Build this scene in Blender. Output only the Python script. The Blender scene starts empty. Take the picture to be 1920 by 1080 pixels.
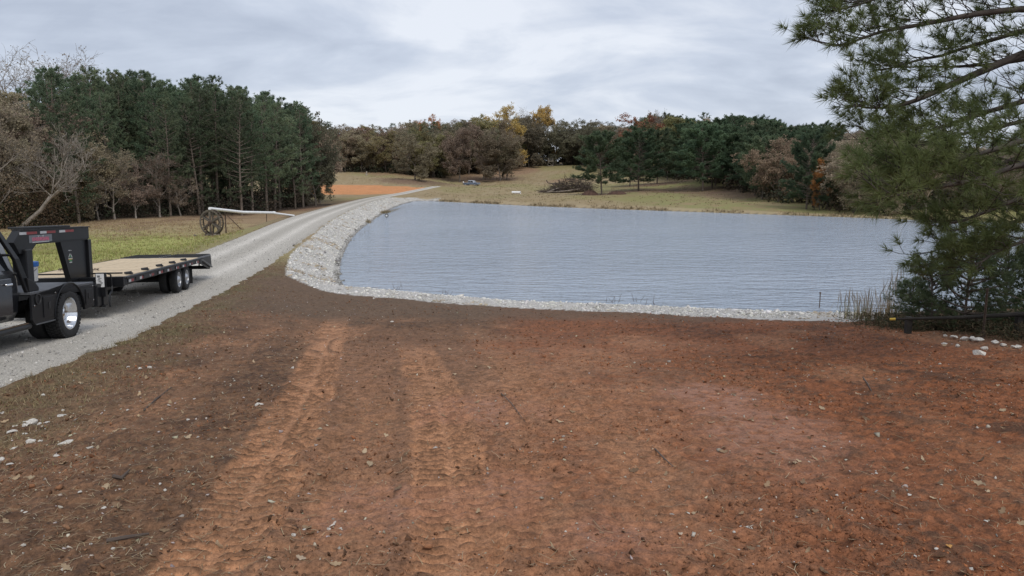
import bpy, bmesh, math, random
import numpy as np
from mathutils import Vector, Matrix, Quaternion

# ---------------------------------------------------------------- camera, sky, sun, exposure
scene = bpy.context.scene
COL = scene.collection
F = 1400.0 / 1920.0                       # focal length in frame widths
CAMZ = 4.3
PITCH = math.atan(205.0 / 1400.0)
cam_data = bpy.data.cameras.new('camera')
cam_data.sensor_width = 36.0
cam_data.lens = 36.0 * F
cam_data.clip_start = 0.1
cam_data.clip_end = 5000.0
cam = bpy.data.objects.new('camera', cam_data)
cam.location = (0, 0, CAMZ)
cam.rotation_euler = (math.pi / 2 - PITCH, 0, 0)
COL.objects.link(cam)
scene.camera = cam
scene.view_settings.view_transform = 'Standard'
scene.view_settings.look = 'None'
scene.view_settings.gamma = 1.0
scene.view_settings.exposure = 0.30
scene.view_settings.use_curve_mapping = False

SUN_EL, SUN_AZ = math.radians(50), math.radians(158)     # azimuth from +Y towards +X
world = bpy.data.worlds.new('World'); scene.world = world
world.use_nodes = True
wn, wl = world.node_tree.nodes, world.node_tree.links
wn.clear()
def W(t, **k):
    n = wn.new(t)
    for a, b in k.items(): setattr(n, a, b)
    return n
w_out = W('ShaderNodeOutputWorld'); w_bg = W('ShaderNodeBackground'); w_bg.inputs['Strength'].default_value = 1.0
wl.new(w_bg.outputs[0], w_out.inputs[0])
sky = W('ShaderNodeTexSky', sky_type='NISHITA', sun_disc=False, sun_elevation=SUN_EL, sun_rotation=SUN_AZ)
sky_dim = W('ShaderNodeVectorMath', operation='SCALE'); sky_dim.inputs['Scale'].default_value = 0.07
wl.new(sky.outputs[0], sky_dim.inputs[0])
tc = W('ShaderNodeTexCoord'); sep = W('ShaderNodeSeparateXYZ'); wl.new(tc.outputs['Generated'], sep.inputs[0])
def WM(op, a, b=None, clamp=False):
    n = W('ShaderNodeMath', operation=op); n.use_clamp = clamp
    for i, v in enumerate((a, b)):
        if v is None: continue
        if isinstance(v, (int, float)): n.inputs[i].default_value = v
        else: wl.new(v, n.inputs[i])
    return n.outputs[0]
zz = WM('ADD', WM('MAXIMUM', sep.outputs[2], 0.0), 0.24)
cmb = W('ShaderNodeCombineXYZ')
wl.new(WM('DIVIDE', sep.outputs[0], zz), cmb.inputs[0]); wl.new(WM('DIVIDE', sep.outputs[1], zz), cmb.inputs[1])
def WN(scale, detail, rough, dist, off):
    m = W('ShaderNodeMapping'); m.inputs['Location'].default_value = (off[0] + 1.9, off[1] + 0.6, 0); m.inputs['Scale'].default_value = (0.8, 1.1, 1)
    m.inputs['Rotation'].default_value = (0, 0, math.radians(14))
    wl.new(cmb.outputs[0], m.inputs[0])
    n = W('ShaderNodeTexNoise'); n.inputs['Scale'].default_value = scale; n.inputs['Detail'].default_value = detail
    n.inputs['Roughness'].default_value = rough; n.inputs['Distortion'].default_value = dist
    wl.new(m.outputs[0], n.inputs['Vector']); return n.outputs['Fac']
n1 = WN(0.85, 7, 0.55, 0.7, (3.1, 1.7, 0)); n2 = WN(2.6, 6, 0.55, 0.6, (8.3, 4.4, 0))
mixn = WM('ADD', WM('MULTIPLY', n1, 0.72), WM('MULTIPLY', n2, 0.28))
ramp = W('ShaderNodeValToRGB'); wl.new(mixn, ramp.inputs[0])
e = ramp.color_ramp.elements
e[0].position = 0.40; e[0].color = (0.415, 0.462, 0.56, 1)
e[1].position = 0.59; e[1].color = (0.715, 0.748, 0.815, 1)
m_ = ramp.color_ramp.elements.new(0.485); m_.color = (0.52, 0.57, 0.67, 1)
mx = W('ShaderNodeMix', data_type='RGBA'); mx.inputs[0].default_value = 0.88
wl.new(sky_dim.outputs[0], mx.inputs[6]); wl.new(ramp.outputs[0], mx.inputs[7])
wl.new(mx.outputs[2], w_bg.inputs['Color'])

sun_d = bpy.data.lights.new('sun', 'SUN'); sun_d.energy = 1.5; sun_d.angle = math.radians(28); sun_d.color = (1.0, 0.96, 0.90)
sun = bpy.data.objects.new('sun', sun_d); COL.objects.link(sun)
sd = Vector((math.sin(SUN_AZ) * math.cos(SUN_EL), math.cos(SUN_AZ) * math.cos(SUN_EL), math.sin(SUN_EL)))
sun.rotation_euler = sd.to_track_quat('Z', 'Y').to_euler()
sun.location = (0, 0, 60)

# ---------------------------------------------------------------- helpers
R = math.radians
RNG = np.random.default_rng(7)
random.seed(7)
def tag(o, label=None, cat=None, group=None, kind=None):
    if label: o['label'] = label
    if cat: o['category'] = cat
    if group: o['group'] = group
    if kind: o['kind'] = kind
    return o
def empty(name, loc=(0, 0, 0), rz=0.0, parent=None):
    o = bpy.data.objects.new(name, None); COL.objects.link(o)
    o.location = loc; o.rotation_euler = (0, 0, rz); o.empty_display_size = 0.2
    if parent: o.parent = parent
    return o
def link(name, me, parent=None, loc=None, rot=None, scale=None):
    o = bpy.data.objects.new(name, me); COL.objects.link(o)
    if parent: o.parent = parent
    if loc is not None: o.location = loc
    if rot is not None: o.rotation_euler = rot
    if scale is not None: o.scale = scale
    return o
def np_mesh(name, verts, tris, mat=None, attrs=None, smooth=False, quads=None):
    """mesh from numpy arrays: tris (n,3) or quads (n,4)"""
    faces = tris if quads is None else quads
    k = faces.shape[1]
    me = bpy.data.meshes.new(name)
    me.vertices.add(len(verts)); me.vertices.foreach_set('co', np.asarray(verts, np.float32).ravel())
    n = len(faces)
    me.loops.add(n * k); me.loops.foreach_set('vertex_index', np.asarray(faces, np.int32).ravel())
    me.polygons.add(n); me.polygons.foreach_set('loop_start', np.arange(0, n * k, k, dtype=np.int32))
    me.polygons.foreach_set('loop_total', np.full(n, k, np.int32))
    if smooth: me.polygons.foreach_set('use_smooth', np.ones(n, bool))
    for an, av in (attrs or {}).items():
        av = np.asarray(av, np.float32)
        if av.ndim == 2:
            a = me.attributes.new(an, 'FLOAT_COLOR', 'POINT'); a.data.foreach_set('color', np.c_[av, np.ones(len(av), np.float32)].ravel().astype(np.float32))
        else:
            a = me.attributes.new(an, 'FLOAT', 'POINT'); a.data.foreach_set('value', av)
    me.update(calc_edges=True); me.validate()
    if mat: me.materials.append(mat)
    return me

class MB:
    """collects simple solids; build() links them as ONE mesh object"""
    def __init__(s): s.v = []; s.f = []
    def add(s, vs, fs):
        o = len(s.v); s.v += [tuple(p) for p in vs]; s.f += [tuple(i + o for i in f) for f in fs]; return s
    def box(s, x0, x1, y0, y1, z0, z1, M=None):
        vs = [Vector((x, y, z)) for x in (x0, x1) for y in (y0, y1) for z in (z0, z1)]
        if M is not None: vs = [M @ p for p in vs]
        return s.add(vs, [(0, 1, 3, 2), (4, 6, 7, 5), (0, 4, 5, 1), (2, 3, 7, 6), (0, 2, 6, 4), (1, 5, 7, 3)])
    def prism(s, poly, axis, a, b):
        """poly in the two other axes (order x,y,z without axis)"""
        n = len(poly); vs = []
        for t in (a, b):
            for p in poly:
                q = list(p); q.insert(axis, t); vs.append(q)
        return s.add(vs, [tuple(range(n)), tuple(range(2 * n - 1, n - 1, -1))] + [(i, i + n, (i + 1) % n + n, (i + 1) % n) for i in range(n)])
    def tube(s, pts, r, n=8, cap=True):
        pts = [Vector(p) for p in pts]
        rs = r if isinstance(r, (list, tuple)) else [r] * len(pts)
        rings = []; up = None
        for i, p in enumerate(pts):
            d = (pts[min(i + 1, len(pts) - 1)] - pts[max(i - 1, 0)])
            if d.length < 1e-9: d = Vector((0, 0, 1))
            d.normalize()
            if up is None: up = Vector((0, 0, 1)) if abs(d.z) < 0.9 else Vector((1, 0, 0))
            a = d.cross(up); a.normalize(); b = a.cross(d); b.normalize(); up = b
            rings.append([p + (a * math.cos(t) + b * math.sin(t)) * rs[i] for t in [2 * math.pi * k / n for k in range(n)]])
        vs = [q for rg in rings for q in rg]; fs = []
        for i in range(len(rings) - 1):
            for k in range(n):
                fs.append((i * n + k, i * n + (k + 1) % n, (i + 1) * n + (k + 1) % n, (i + 1) * n + k))
        if cap:
            fs.append(tuple(range(n - 1, -1, -1))); fs.append(tuple((len(rings) - 1) * n + k for k in range(n)))
        return s.add(vs, fs)
    def lathe(s, prof, n=32, M=None, closed=False):
        """profile [(radius, y)] turned about the local Y axis"""
        vs = []; m = len(prof)
        for k in range(n):
            t = 2 * math.pi * k / n
            for (r, y) in prof:
                p = Vector((r * math.cos(t), y, r * math.sin(t)))
                vs.append(M @ p if M is not None else p)
        fs = []
        for k in range(n):
            k2 = (k + 1) % n
            for j in range(m if closed else m - 1):
                j2 = (j + 1) % m
                fs.append((k * m + j, k * m + j2, k2 * m + j2, k2 * m + j))
        return s.add(vs, fs)
    def loft(s, rings, cap=True):
        n = len(rings[0]); vs = [p for r in rings for p in r]; fs = []
        for i in range(len(rings) - 1):
            for k in range(n):
                fs.append((i * n + k, i * n + (k + 1) % n, (i + 1) * n + (k + 1) % n, (i + 1) * n + k))
        if cap: fs += [tuple(range(n - 1, -1, -1)), tuple((len(rings) - 1) * n + k for k in range(n))]
        return s.add(vs, fs)
    def build(s, name, mat, parent=None, smooth=False, bevel=0.0, loc=None, rot=None):
        me = bpy.data.meshes.new(name); me.from_pydata([tuple(p) for p in s.v], [], s.f)
        bm = bmesh.new(); bm.from_mesh(me); bmesh.ops.recalc_face_normals(bm, faces=bm.faces); bm.to_mesh(me); bm.free()
        if smooth:
            me.polygons.foreach_set('use_smooth', [True] * len(me.polygons))
            try: me.set_sharp_from_angle(angle=R(38))
            except Exception: pass
        me.update(); me.materials.append(mat)
        o = link(name, me, parent, loc, rot)
        if bevel > 0:
            md = o.modifiers.new('bevel', 'BEVEL'); md.width = bevel; md.segments = 2; md.limit_method = 'ANGLE'
        return o

# numpy noise
def _hash(ix, iy, seed):
    h = (ix.astype(np.int64) * 374761393 + iy.astype(np.int64) * 668265263 + seed * 974711) & 0x7fffffff
    h = ((h ^ (h >> 13)) * 1274126177) & 0x7fffffff
    return ((h ^ (h >> 16)) & 0xffff) / 65535.0
def vnoise(x, y, seed=0):
    x = np.asarray(x, float); y = np.asarray(y, float)
    ix, iy = np.floor(x), np.floor(y); fx, fy = x - ix, y - iy
    u, v = fx * fx * (3 - 2 * fx), fy * fy * (3 - 2 * fy)
    a, b = _hash(ix, iy, seed), _hash(ix + 1, iy, seed); c, d = _hash(ix, iy + 1, seed), _hash(ix + 1, iy + 1, seed)
    return (a * (1 - u) + b * u) * (1 - v) + (c * (1 - u) + d * u) * v
def fbm(x, y, seed=0, octv=4, gain=0.5):
    t = 0; a = 1; s = 0
    for k in range(octv):
        t = t + a * vnoise(x * 2 ** k + 17.3 * k, y * 2 ** k + 9.1 * k, seed + k); s += a; a *= gain
    return t / s
def sstep(a, b, x):
    t = np.clip((x - a) / (b - a), 0, 1); return t * t * (3 - 2 * t)

# materials
def material(name):
    m = bpy.data.materials.new(name); m.use_nodes = True
    return m, m.node_tree.nodes, m.node_tree.links, m.node_tree.nodes['Principled BSDF']
def mat(name, col, rough=0.6, metal=0.0, var=0.12, scale=6.0, bump=0.0, bscale=40.0, coat=0.0, spec=0.5, col2=None, obj_rand=0.0, coords='Object', transl=0.0):
    m, N, L, b = material(name)
    tc = N.new('ShaderNodeTexCoord')
    nz = N.new('ShaderNodeTexNoise'); nz.inputs['Scale'].default_value = scale; nz.inputs['Detail'].default_value = 5
    L.new(tc.outputs[coords], nz.inputs['Vector'])
    rp = N.new('ShaderNodeValToRGB'); L.new(nz.outputs['Fac'], rp.inputs[0])
    c2 = col2 if col2 else tuple(min(1, c * (1 + var)) for c in col)
    c1 = tuple(c * (1 - var) for c in col) if not col2 else col
    rp.color_ramp.elements[0].position = 0.33; rp.color_ramp.elements[1].position = 0.67
    rp.color_ramp.elements[0].color = (*c1, 1); rp.color_ramp.elements[1].color = (*c2, 1)
    out = rp.outputs[0]
    if obj_rand > 0:
        oi = N.new('ShaderNodeObjectInfo'); hs = N.new('ShaderNodeHueSaturation')
        mr = N.new('ShaderNodeMapRange'); mr.inputs[3].default_value = 1 - obj_rand; mr.inputs[4].default_value = 1 + obj_rand
        L.new(oi.outputs['Random'], mr.inputs[0]); L.new(mr.outputs[0], hs.inputs['Value'])
        mr2 = N.new('ShaderNodeMapRange'); mr2.inputs[3].default_value = 0.5 - obj_rand * 0.09; mr2.inputs[4].default_value = 0.5 + obj_rand * 0.09
        ml = N.new('ShaderNodeMath'); ml.operation = 'MULTIPLY'; ml.inputs[1].default_value = 7.31
        fr = N.new('ShaderNodeMath'); fr.operation = 'FRACT'
        L.new(oi.outputs['Random'], ml.inputs[0]); L.new(ml.outputs[0], fr.inputs[0]); L.new(fr.outputs[0], mr2.inputs[0]); L.new(mr2.outputs[0], hs.inputs['Hue'])
        L.new(out, hs.inputs['Color']); out = hs.outputs[0]
    L.new(out, b.inputs['Base Color'])
    b.inputs['Roughness'].default_value = rough; b.inputs['Metallic'].default_value = metal
    b.inputs['Specular IOR Level'].default_value = spec
    if coat: b.inputs['Coat Weight'].default_value = coat; b.inputs['Coat Roughness'].default_value = 0.08
    if bump > 0:
        n2 = N.new('ShaderNodeTexNoise'); n2.inputs['Scale'].default_value = bscale; n2.inputs['Detail'].default_value = 6
        L.new(tc.outputs[coords], n2.inputs['Vector'])
        bp = N.new('ShaderNodeBump'); bp.inputs['Strength'].default_value = bump; bp.inputs['Distance'].default_value = 0.02
        L.new(n2.outputs['Fac'], bp.inputs['Height']); L.new(bp.outputs[0], b.inputs['Normal'])
    if transl > 0:
        tr = N.new('ShaderNodeBsdfTranslucent'); L.new(out, tr.inputs['Color'])
        ms = N.new('ShaderNodeMixShader'); ms.inputs[0].default_value = transl
        L.new(b.outputs[0], ms.inputs[1]); L.new(tr.outputs[0], ms.inputs[2]); L.new(ms.outputs[0], N['Material Output'].inputs[0])
    return m
def attr_mat(name, rough=0.9, bump=0.5, bscale=30.0, bdist=0.02, var=0.25, vscale=25.0, spec=0.3, fine=140.0, transl=0.0, rnd=False):
    """base colour from the 'col' attribute, broken up with procedural grain"""
    m, N, L, b = material(name)
    at = N.new('ShaderNodeAttribute'); at.attribute_name = 'col'
    tc = N.new('ShaderNodeTexCoord')
    def nz(sc, det=6, ro=0.6):
        n = N.new('ShaderNodeTexNoise'); n.inputs['Scale'].default_value = sc; n.inputs['Detail'].default_value = det; n.inputs['Roughness'].default_value = ro
        L.new(tc.outputs['Object'], n.inputs['Vector']); return n.outputs['Fac']
    a, c = nz(vscale), nz(fine, 3, 0.7)
    ad = N.new('ShaderNodeMath'); ad.operation = 'ADD'; L.new(a, ad.inputs[0]); L.new(c, ad.inputs[1])
    mr = N.new('ShaderNodeMapRange'); mr.inputs[1].default_value = 0.74; mr.inputs[2].default_value = 1.26
    mr.inputs[3].default_value = 1 - var; mr.inputs[4].default_value = 1 + var; L.new(ad.outputs[0], mr.inputs[0])
    vm = N.new('ShaderNodeVectorMath'); vm.operation = 'SCALE'; L.new(at.outputs['Color'], vm.inputs[0]); L.new(mr.outputs[0], vm.inputs['Scale'])
    L.new(vm.outputs[0], b.inputs['Base Color'])
    b.inputs['Specular IOR Level'].default_value = spec
    ra = N.new('ShaderNodeAttribute'); ra.attribute_name = 'wet'
    rr = N.new('ShaderNodeMapRange'); rr.inputs[3].default_value = rough; rr.inputs[4].default_value = 0.38; L.new(ra.outputs['Fac'], rr.inputs[0])
    L.new(rr.outputs[0], b.inputs['Roughness'])
    if bump:
        bp = N.new('ShaderNodeBump'); bp.inputs['Strength'].default_value = bump; bp.inputs['Distance'].default_value = bdist
        L.new(nz(bscale, 8, 0.65), bp.inputs['Height']); L.new(bp.outputs[0], b.inputs['Normal'])
    if transl > 0:
        tr = N.new('ShaderNodeBsdfTranslucent'); L.new(vm.outputs[0], tr.inputs['Color'])
        ms = N.new('ShaderNodeMixShader'); ms.inputs[0].default_value = transl
        L.new(b.outputs[0], ms.inputs[1]); L.new(tr.outputs[0], ms.inputs[2]); L.new(ms.outputs[0], N['Material Output'].inputs[0])
    return m

# survey: sight lines of the 1920x1080 photograph turned into metres
CP, SP = math.cos(PITCH), math.sin(PITCH)
def ray(px, py):
    a, b = (px - 960) / 1400.0, (540 - py) / 1400.0
    return np.array([a, CP + b * SP, -SP + b * CP])
def at_z(px, py, z):
    d = ray(px, py); t = (z - CAMZ) / d[2]; return (d[0] * t, d[1] * t)
def at_y(px, py, Y):
    d = ray(px, py); t = Y / d[1]; return (d[0] * t, Y, CAMZ + d[2] * t)

# ---------------------------------------------------------------- terrain
SHORE = [at_z(*p, 0.0) for p in [
    (641, 535), (664, 546), (700, 549), (760, 554), (830, 559), (900, 563), (980, 568), (1050, 571), (1130, 575), (1200, 578), (1280, 583), (1350, 587),
    (1430, 591), (1500, 595), (1600, 598)]]
SHORE += [(14.5, 23.4), (20, 25), (30, 28.5), (45, 34), (60, 46), (66, 60), (60, 68)]
SHORE += [at_z(*p, 0.0) for p in [(1920, 419), (1780, 414), (1700, 412), (1600, 408), (1500, 404.5), (1400, 401), (1300, 397.5), (1200, 394), (1100, 390.5), (1000, 386.5), (900, 381.5), (840, 378.5), (800, 377), (775, 377.5),
    (752, 384), (735, 391), (716, 402), (690, 419), (671, 434), (658, 449), (648, 466), (640, 486), (637, 505), (636, 522)]]
SH = np.array(SHORE)
def seg_dist(px, py, poly, closed=False):
    """distance, signed side, arc length along a polyline, vectorised"""
    P = np.asarray(poly, float); n = len(P)
    best = np.full(px.shape, 1e9); side = np.zeros(px.shape); arc = np.zeros(px.shape); s0 = 0.0
    for i in range(n if closed else n - 1):
        a, b = P[i], P[(i + 1) % n]; d = b - a; l2 = d @ d; l = math.sqrt(l2)
        t = np.clip(((px - a[0]) * d[0] + (py - a[1]) * d[1]) / l2, 0, 1)
        ex, ey = px - a[0] - t * d[0], py - a[1] - t * d[1]
        ds = np.hypot(ex, ey); m = ds < best
        best = np.where(m, ds, best)
        side = np.where(m, np.sign(d[0] * (py - a[1]) - d[1] * (px - a[0])), side); arc = np.where(m, s0 + t * l, arc); s0 += l
    return best, side, arc
def inside(px, py, P):
    c = np.zeros(px.shape, bool); n = len(P)
    for i in range(n):
        x1, y1 = P[i]; x2, y2 = P[(i + 1) % n]
        if y1 == y2: continue
        cond = (y1 > py) != (y2 > py)
        c ^= cond & (px < (x2 - x1) * (py - y1) / (y2 - y1) + x1)
    return c
# road centre line (x, y) with crest height
ROAD = np.array([(-7.6, -30), (-8.2, 0), (-8.75, 9.5), (-9.5, 13.9), (-10.3, 18), (-11.2, 23), (-11.9, 28), (-13.0, 35.8), (-14.25, 43.2), (-15.6, 51), (-16.8, 58), (-18.75, 71), (-20.7, 88), (-22.9, 110),
                 (-24.5, 130), (-24.8, 146), (-24.0, 165), (-22.4, 190), (-20.9, 210)])
ROADW = np.array([2.25] * 7 + [2.15, 2.1, 2.1, 2.15, 2.2, 2.0, 1.8, 1.8, 1.7, 1.5, 1.4, 1.3])
ROADZ = np.array([2.4, 2.1, 1.62, 1.29, 1.06, .84, .76, .75, .75, .75, .75, .75, .76, .78, .82, .9, 1.1, 1.7, 2.2])
RARC = np.r_[0, np.cumsum(np.hypot(*(ROAD[1:] - ROAD[:-1]).T))]

ctrl = [(-3, -40, 3.0), (12, -40, 3.0), (-30, -40, 2.6), (40, -30, 2.6), (0, 0, 2.32), (6, 0, 2.32), (-6, 0, 2.28), (12, 4, 2.2), (-3, 5, 2.2), (4, 5, 2.2), (0, 7.5, 2.05), (6, 8, 2.0), (-5.5, 9, 1.75), (-2, 11, 1.65), (3, 11, 1.68),
        (8, 12, 1.55), (-5, 14.5, 1.2), (0, 15, 1.2), (5, 15.5, 1.2), (10, 16, 1.15), (16, 16, 1.1), (-6, 19, .82), (-2, 20, .72), (3, 20, .6), (8, 20, .55), (-7.5, 24, .55), (-4, 25, .45), (0, 24.5, .12), (-8.8, 29, .55), (12, 20.5, .6), (20, 21, .7), (30, 24, .8), (45, 28, 1.0),
        (70, 40, 1.5), (80, 60, 2), (-14, 14, 1.1), (-20, 12, 1.2), (-35, 10, 1.2), (-16, 20, .75), (-22, 25, .7)]
for (px, py, Y) in [(60, 480, 32), (200, 470, 40), (300, 450, 48), (400, 441, 58), (300, 425, 66), (450, 405, 92), (200, 408, 86), (0, 428, 74), (-200, 430, 74), (-500, 430, 72), (520, 395, 105), (590, 384, 126), (560, 388, 130),
        (600, 366, 160), (700, 366, 158), (610, 347, 215), (700, 347.5, 214), (770, 365, 158), (770, 352, 200), (660, 328, 260), (780, 336, 240), (700, 322, 280), (560, 330, 250), (400, 340, 200),
        (883, 349, 250), (862, 337, 275), (940, 336, 275), (1000, 316, 320), (1035, 311, 337), (1000, 363, 175), (900, 366, 170), (830, 366, 165), (830, 350, 225), (960, 363, 178), (1100, 310, 332), (1130, 363, 150), (1195, 357, 165), (1210, 346, 190), (1252, 341, 205),
        (1150, 336, 230), (1060, 358, 185), (1320, 357, 155), (1320, 372, 125), (1200, 376, 128), (1450, 381, 108), (1540, 399, 92), (1700, 408, 85), (1600, 384, 112), (1700, 332, 145), (1350, 331, 190), (1500, 342, 152), (1920, 395, 88), (2100, 400, 90), (1920, 320, 140)]:
    ctrl.append(at_y(px, py, Y))
ctrl += [(-150, 60, -.5), (-150, 120, 0), (-120, 200, 4), (-150, 320, 9), (0, 480, 15), (-200, 500, 15), (200, 480, 15), (120, 300, 11), (160, 160, 8), (220, 60, 6), (-260, 100, 2), (0, 800, 20), (-400, 700, 20), (400, 700, 20), (300, 0, 6), (-300, 0, 3), (0, -200, 5)]
CT = np.array(ctrl)
def _tps():
    x = CT[:, :2]; d = np.hypot(x[:, None, 0] - x[None, :, 0], x[:, None, 1] - x[None, :, 1])
    K = d                                      # linear spline: stays calm between points
    n = len(x); A = np.zeros((n + 3, n + 3)); A[:n, :n] = K + np.eye(n) * 0.6
    A[:n, n] = 1; A[:n, n + 1:] = x; A[n, :n] = 1; A[n + 1:, :n] = x.T
    return np.linalg.solve(A, np.r_[CT[:, 2], 0, 0, 0])
TW = _tps()
def base_h(x, y):
    z = TW[-3] + TW[-2] * x + TW[-1] * y
    for (cx, cy), w in zip(CT[:, :2], TW[:-3]): z = z + w * np.hypot(x - cx, y - cy)
    return z
def road_info(x, y):
    d, sd_, s = seg_dist(x, y, ROAD)
    return d, sd_, s, np.interp(s, RARC, ROADZ), np.interp(s, RARC, ROADW)
def H(x, y, full=False):
    x = np.atleast_1d(np.asarray(x, float)); y = np.atleast_1d(np.asarray(y, float))
    z = base_h(x, y)
    d, sd_, s, rz, rw = road_info(x, y)
    k = sstep(0, 1, np.where(sd_ > 0, (d - rw - .25) / 3.2, (d - rw - .25) / 3.0))      # left bank is longer
    z = rz * (1 - k) + z * k
    ds, _, _ = seg_dist(x, y, SH, True); ins = inside(x, y, SH)
    zs = np.where(ins, -np.minimum(ds * 0.28, 1.8), z)
    near = np.minimum(ds * 0.27, 0.05 + ds * 0.12 + 5)                                   # outside: climb from the water line
    w = sstep(0.0, 3.2, ds)
    zo = np.where(z > near, near * (1 - w) + z * w, np.where(ds < 3, near * (1 - w) + z * w, z))
    zz_ = np.where(ins, zs, zo)
    if full: return zz_, d, sd_, s, rz, rw, ds, ins
    return zz_
def h1(x, y): return float(H(x, y)[0])
def ground_at(px, py):
    """where the sight line meets the ground"""
    d = ray(px, py); t = np.concatenate([np.arange(2, 60, .05), np.arange(60, 420, .4)])
    X, Y, Z = d[0] * t, d[1] * t, CAMZ + d[2] * t
    hit = np.nonzero(Z <= H(X, Y))[0]
    i = hit[0] if len(hit) else len(t) - 1
    return (float(X[i]), float(Y[i]), h1(X[i], Y[i]))
# ---------------------------------------------------------------- ground sheet
def poly_px(pts): return np.array([ground_at(*p)[:2] for p in pts])
RIP = poly_px([(538, 495), (547, 475), (560, 462), (584, 446), (602, 427), (625, 411), (655, 395), (689, 381), (722, 371), (770, 370), (786, 373)])[:, :2].tolist()
RIP += [(-14, 147), (-14, 139), (-9, 100), (-9, 60), (-5, 34), (2, 29), (14, 27.5), (12.5, 21.8)]
RIP += poly_px([(1585, 605), (1500, 602), (1400, 597), (1300, 593), (1225, 589), (1190, 587), (1050, 581), (895, 572.5), (781, 563), (700, 557), (643, 552), (597, 543), (558, 526), (538, 517)])[:, :2].tolist()
RIP = np.array(RIP)
TRACKS = [
    ([(730, 700), (745, 800), (740, 920), (730, 1079)], 0.6, 0.42), ([(890, 690), (930, 800), (960, 930), (970, 1079)], 0.6, 0.42), ([(660, 640), (665, 760), (640, 860), (600, 1000)], 0.5, 0.4), ([(1120, 700), (1180, 820), (1260, 960), (1330, 1079)], 0.55, 0.35),  # centre line in the photograph, width in metres, kind
    ([(635, 592), (615, 640), (592, 700), (562, 765), (525, 830), (485, 900), (440, 980), (385, 1079)], 0.50, 1.0),
    ([(560, 760), (600, 830), (590, 920), (560, 1079)], 0.34, 0.5),
    ([(770, 640), (795, 690), (815, 740), (832, 800), (845, 880), (855, 980), (862, 1079)], 0.48, 1.0),
    ([(880, 606), (925, 660), (985, 720), (1060, 790), (1150, 880), (1240, 990)], 0.45, 0.5),
    ([(530, 588), (470, 640), (400, 700), (330, 757), (260, 800)], 0.45, 0.42),
    ([(700, 690), (690, 780), (660, 900), (640, 1079)], 0.45, 0.45),
    ([(1040, 640), (1080, 720), (1140, 800), (1250, 900)], 0.45, 0.45),
    ([(960, 640), (990, 760), (1010, 900), (1020, 1079)], 0.45, 0.5),
    ([(1600, 690), (1680, 750), (1790, 840), (1900, 930)], 0.42, 0.35),
    ([(240, 800), (130, 900), (0, 1010)], 0.45, 0.28)]
TRK = [(poly_px(p), w, k) for p, w, k in TRACKS]
PADS = [  # smooth scraped, slightly damp patches: centre (photo), radii in m
    ((1440, 815), 0.75, 1.5), ((905, 770), 0.7, 0.8), ((930, 930), 0.45, 0.5), ((1330, 740), 0.7, 0.9), ((700, 960), 0.5, 0.6), ((1150, 1010), .5, .4)]
PADW = [(ground_at(*c)[:2], a, b) for c, a, b in PADS]
LEFTEDGE = poly_px([(0, 1000), (180, 850), (330, 720), (430, 620), (520, 545), (545, 520)])

def axis_rows():
    y = [-90, -50, -28, -16, -9, -5, -2.5, -1, 0.2, 1.2, 2.0, 2.6]
    while y[-1] < 11: y.append(y[-1] * 1.0040)
    while y[-1] < 32: y.append(y[-1] * 1.008)
    while y[-1] < 160: y.append(y[-1] * 1.009)
    while y[-1] < 420: y.append(y[-1] * 1.019)
    while y[-1] < 2500: y.append(y[-1] * 1.12)
    return np.array(y)
def axis_cols():
    u = list(np.arange(0, 0.77, 0.0037))
    st = 0.0037
    while u[-1] < 9: st *= 1.13; u.append(u[-1] + st)
    u = np.array(u); return np.r_[-u[:0:-1], u]
YR, UC = axis_rows(), axis_cols()
WY = np.maximum(YR, 3.0) + np.where(YR < 3, (3 - YR) * .6, 0)
GX = (UC[None, :] * WY[:, None]); GY = np.repeat(YR[:, None], len(UC), 1)
gx, gy = GX.ravel(), GY.ravel()
gz, rd, rside, rs, rz_, rw_, sdist, sin_ = H(gx, gy, True)

C = lambda *c: np.array(c, float)
def mixc(a, b, t): return a * (1 - t[:, None]) + b * t[:, None]
n_big = fbm(gx * .16, gy * .16, 3, 3); n_mid = fbm(gx * .8, gy * .8, 11, 4); n_sml = fbm(gx * 3.2, gy * 3.2, 23, 4); n_fin = fbm(gx * 11, gy * 11, 31, 3)
dist = np.hypot(gx, gy)
# --- zones
dL, sL, _ = seg_dist(gx, gy, np.array([(-5.5, 1.0), (-4.9, 5.0)] + [tuple(p) for p in LEFTEDGE[1:]]))
left_of = np.where(sL > 0, dL, -dL)
verge = sstep(.0, 1.8, left_of + (n_mid - .5) * 1.6) * (gy < 33)
fore = (gy < 31) & (gx < 30) & (gx > -30)
rip = inside(gx, gy, RIP) | ((sdist < 1.6) & (rside < 0) & (rd < 7) & (gy > 32) & (gy < 147))
leftfield = (rside > 0) & (rd > rw_)
# --- colours (albedo)
dirt_brown, dirt_red, dirt_pale, dirt_dark = C(.178, .096, .053), C(.240, .089, .038), C(.460, .230, .120), C(.074, .041, .025)
col = np.tile(dirt_brown, (len(gx), 1))
redness = sstep(.30, .62, n_big * .55 + n_mid * .35 + .34 * sstep(-1.5, 3.5, gx + (gy - 8) * .12) - .10 * sstep(14, 22, gy) - .45 * sstep(0, 3.0, -gx + .6))
col = mixc(col, dirt_red, redness)
col = mixc(col, dirt_dark, .72 * sstep(.54, .60, n_sml * .32 + n_mid * .26 + n_fin * .42))
col = mixc(col, dirt_pale, .35 * sstep(.55, .75, fbm(gx * .9 + 5, gy * .45, 41, 3)) * sstep(24, 14, gy))
col = col * (.66 + .68 * n_fin)[:, None]
col = mixc(col, dirt_dark * .9, .5 * sstep(.56, .66, fbm(gx * 16, gy * 11, 131, 3)))
wet = np.zeros(len(gx)); smooth_ = np.zeros(len(gx)); rel = np.zeros(len(gx))
dW, sW, aW = seg_dist(gx, gy, TRK[4][0])
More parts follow.
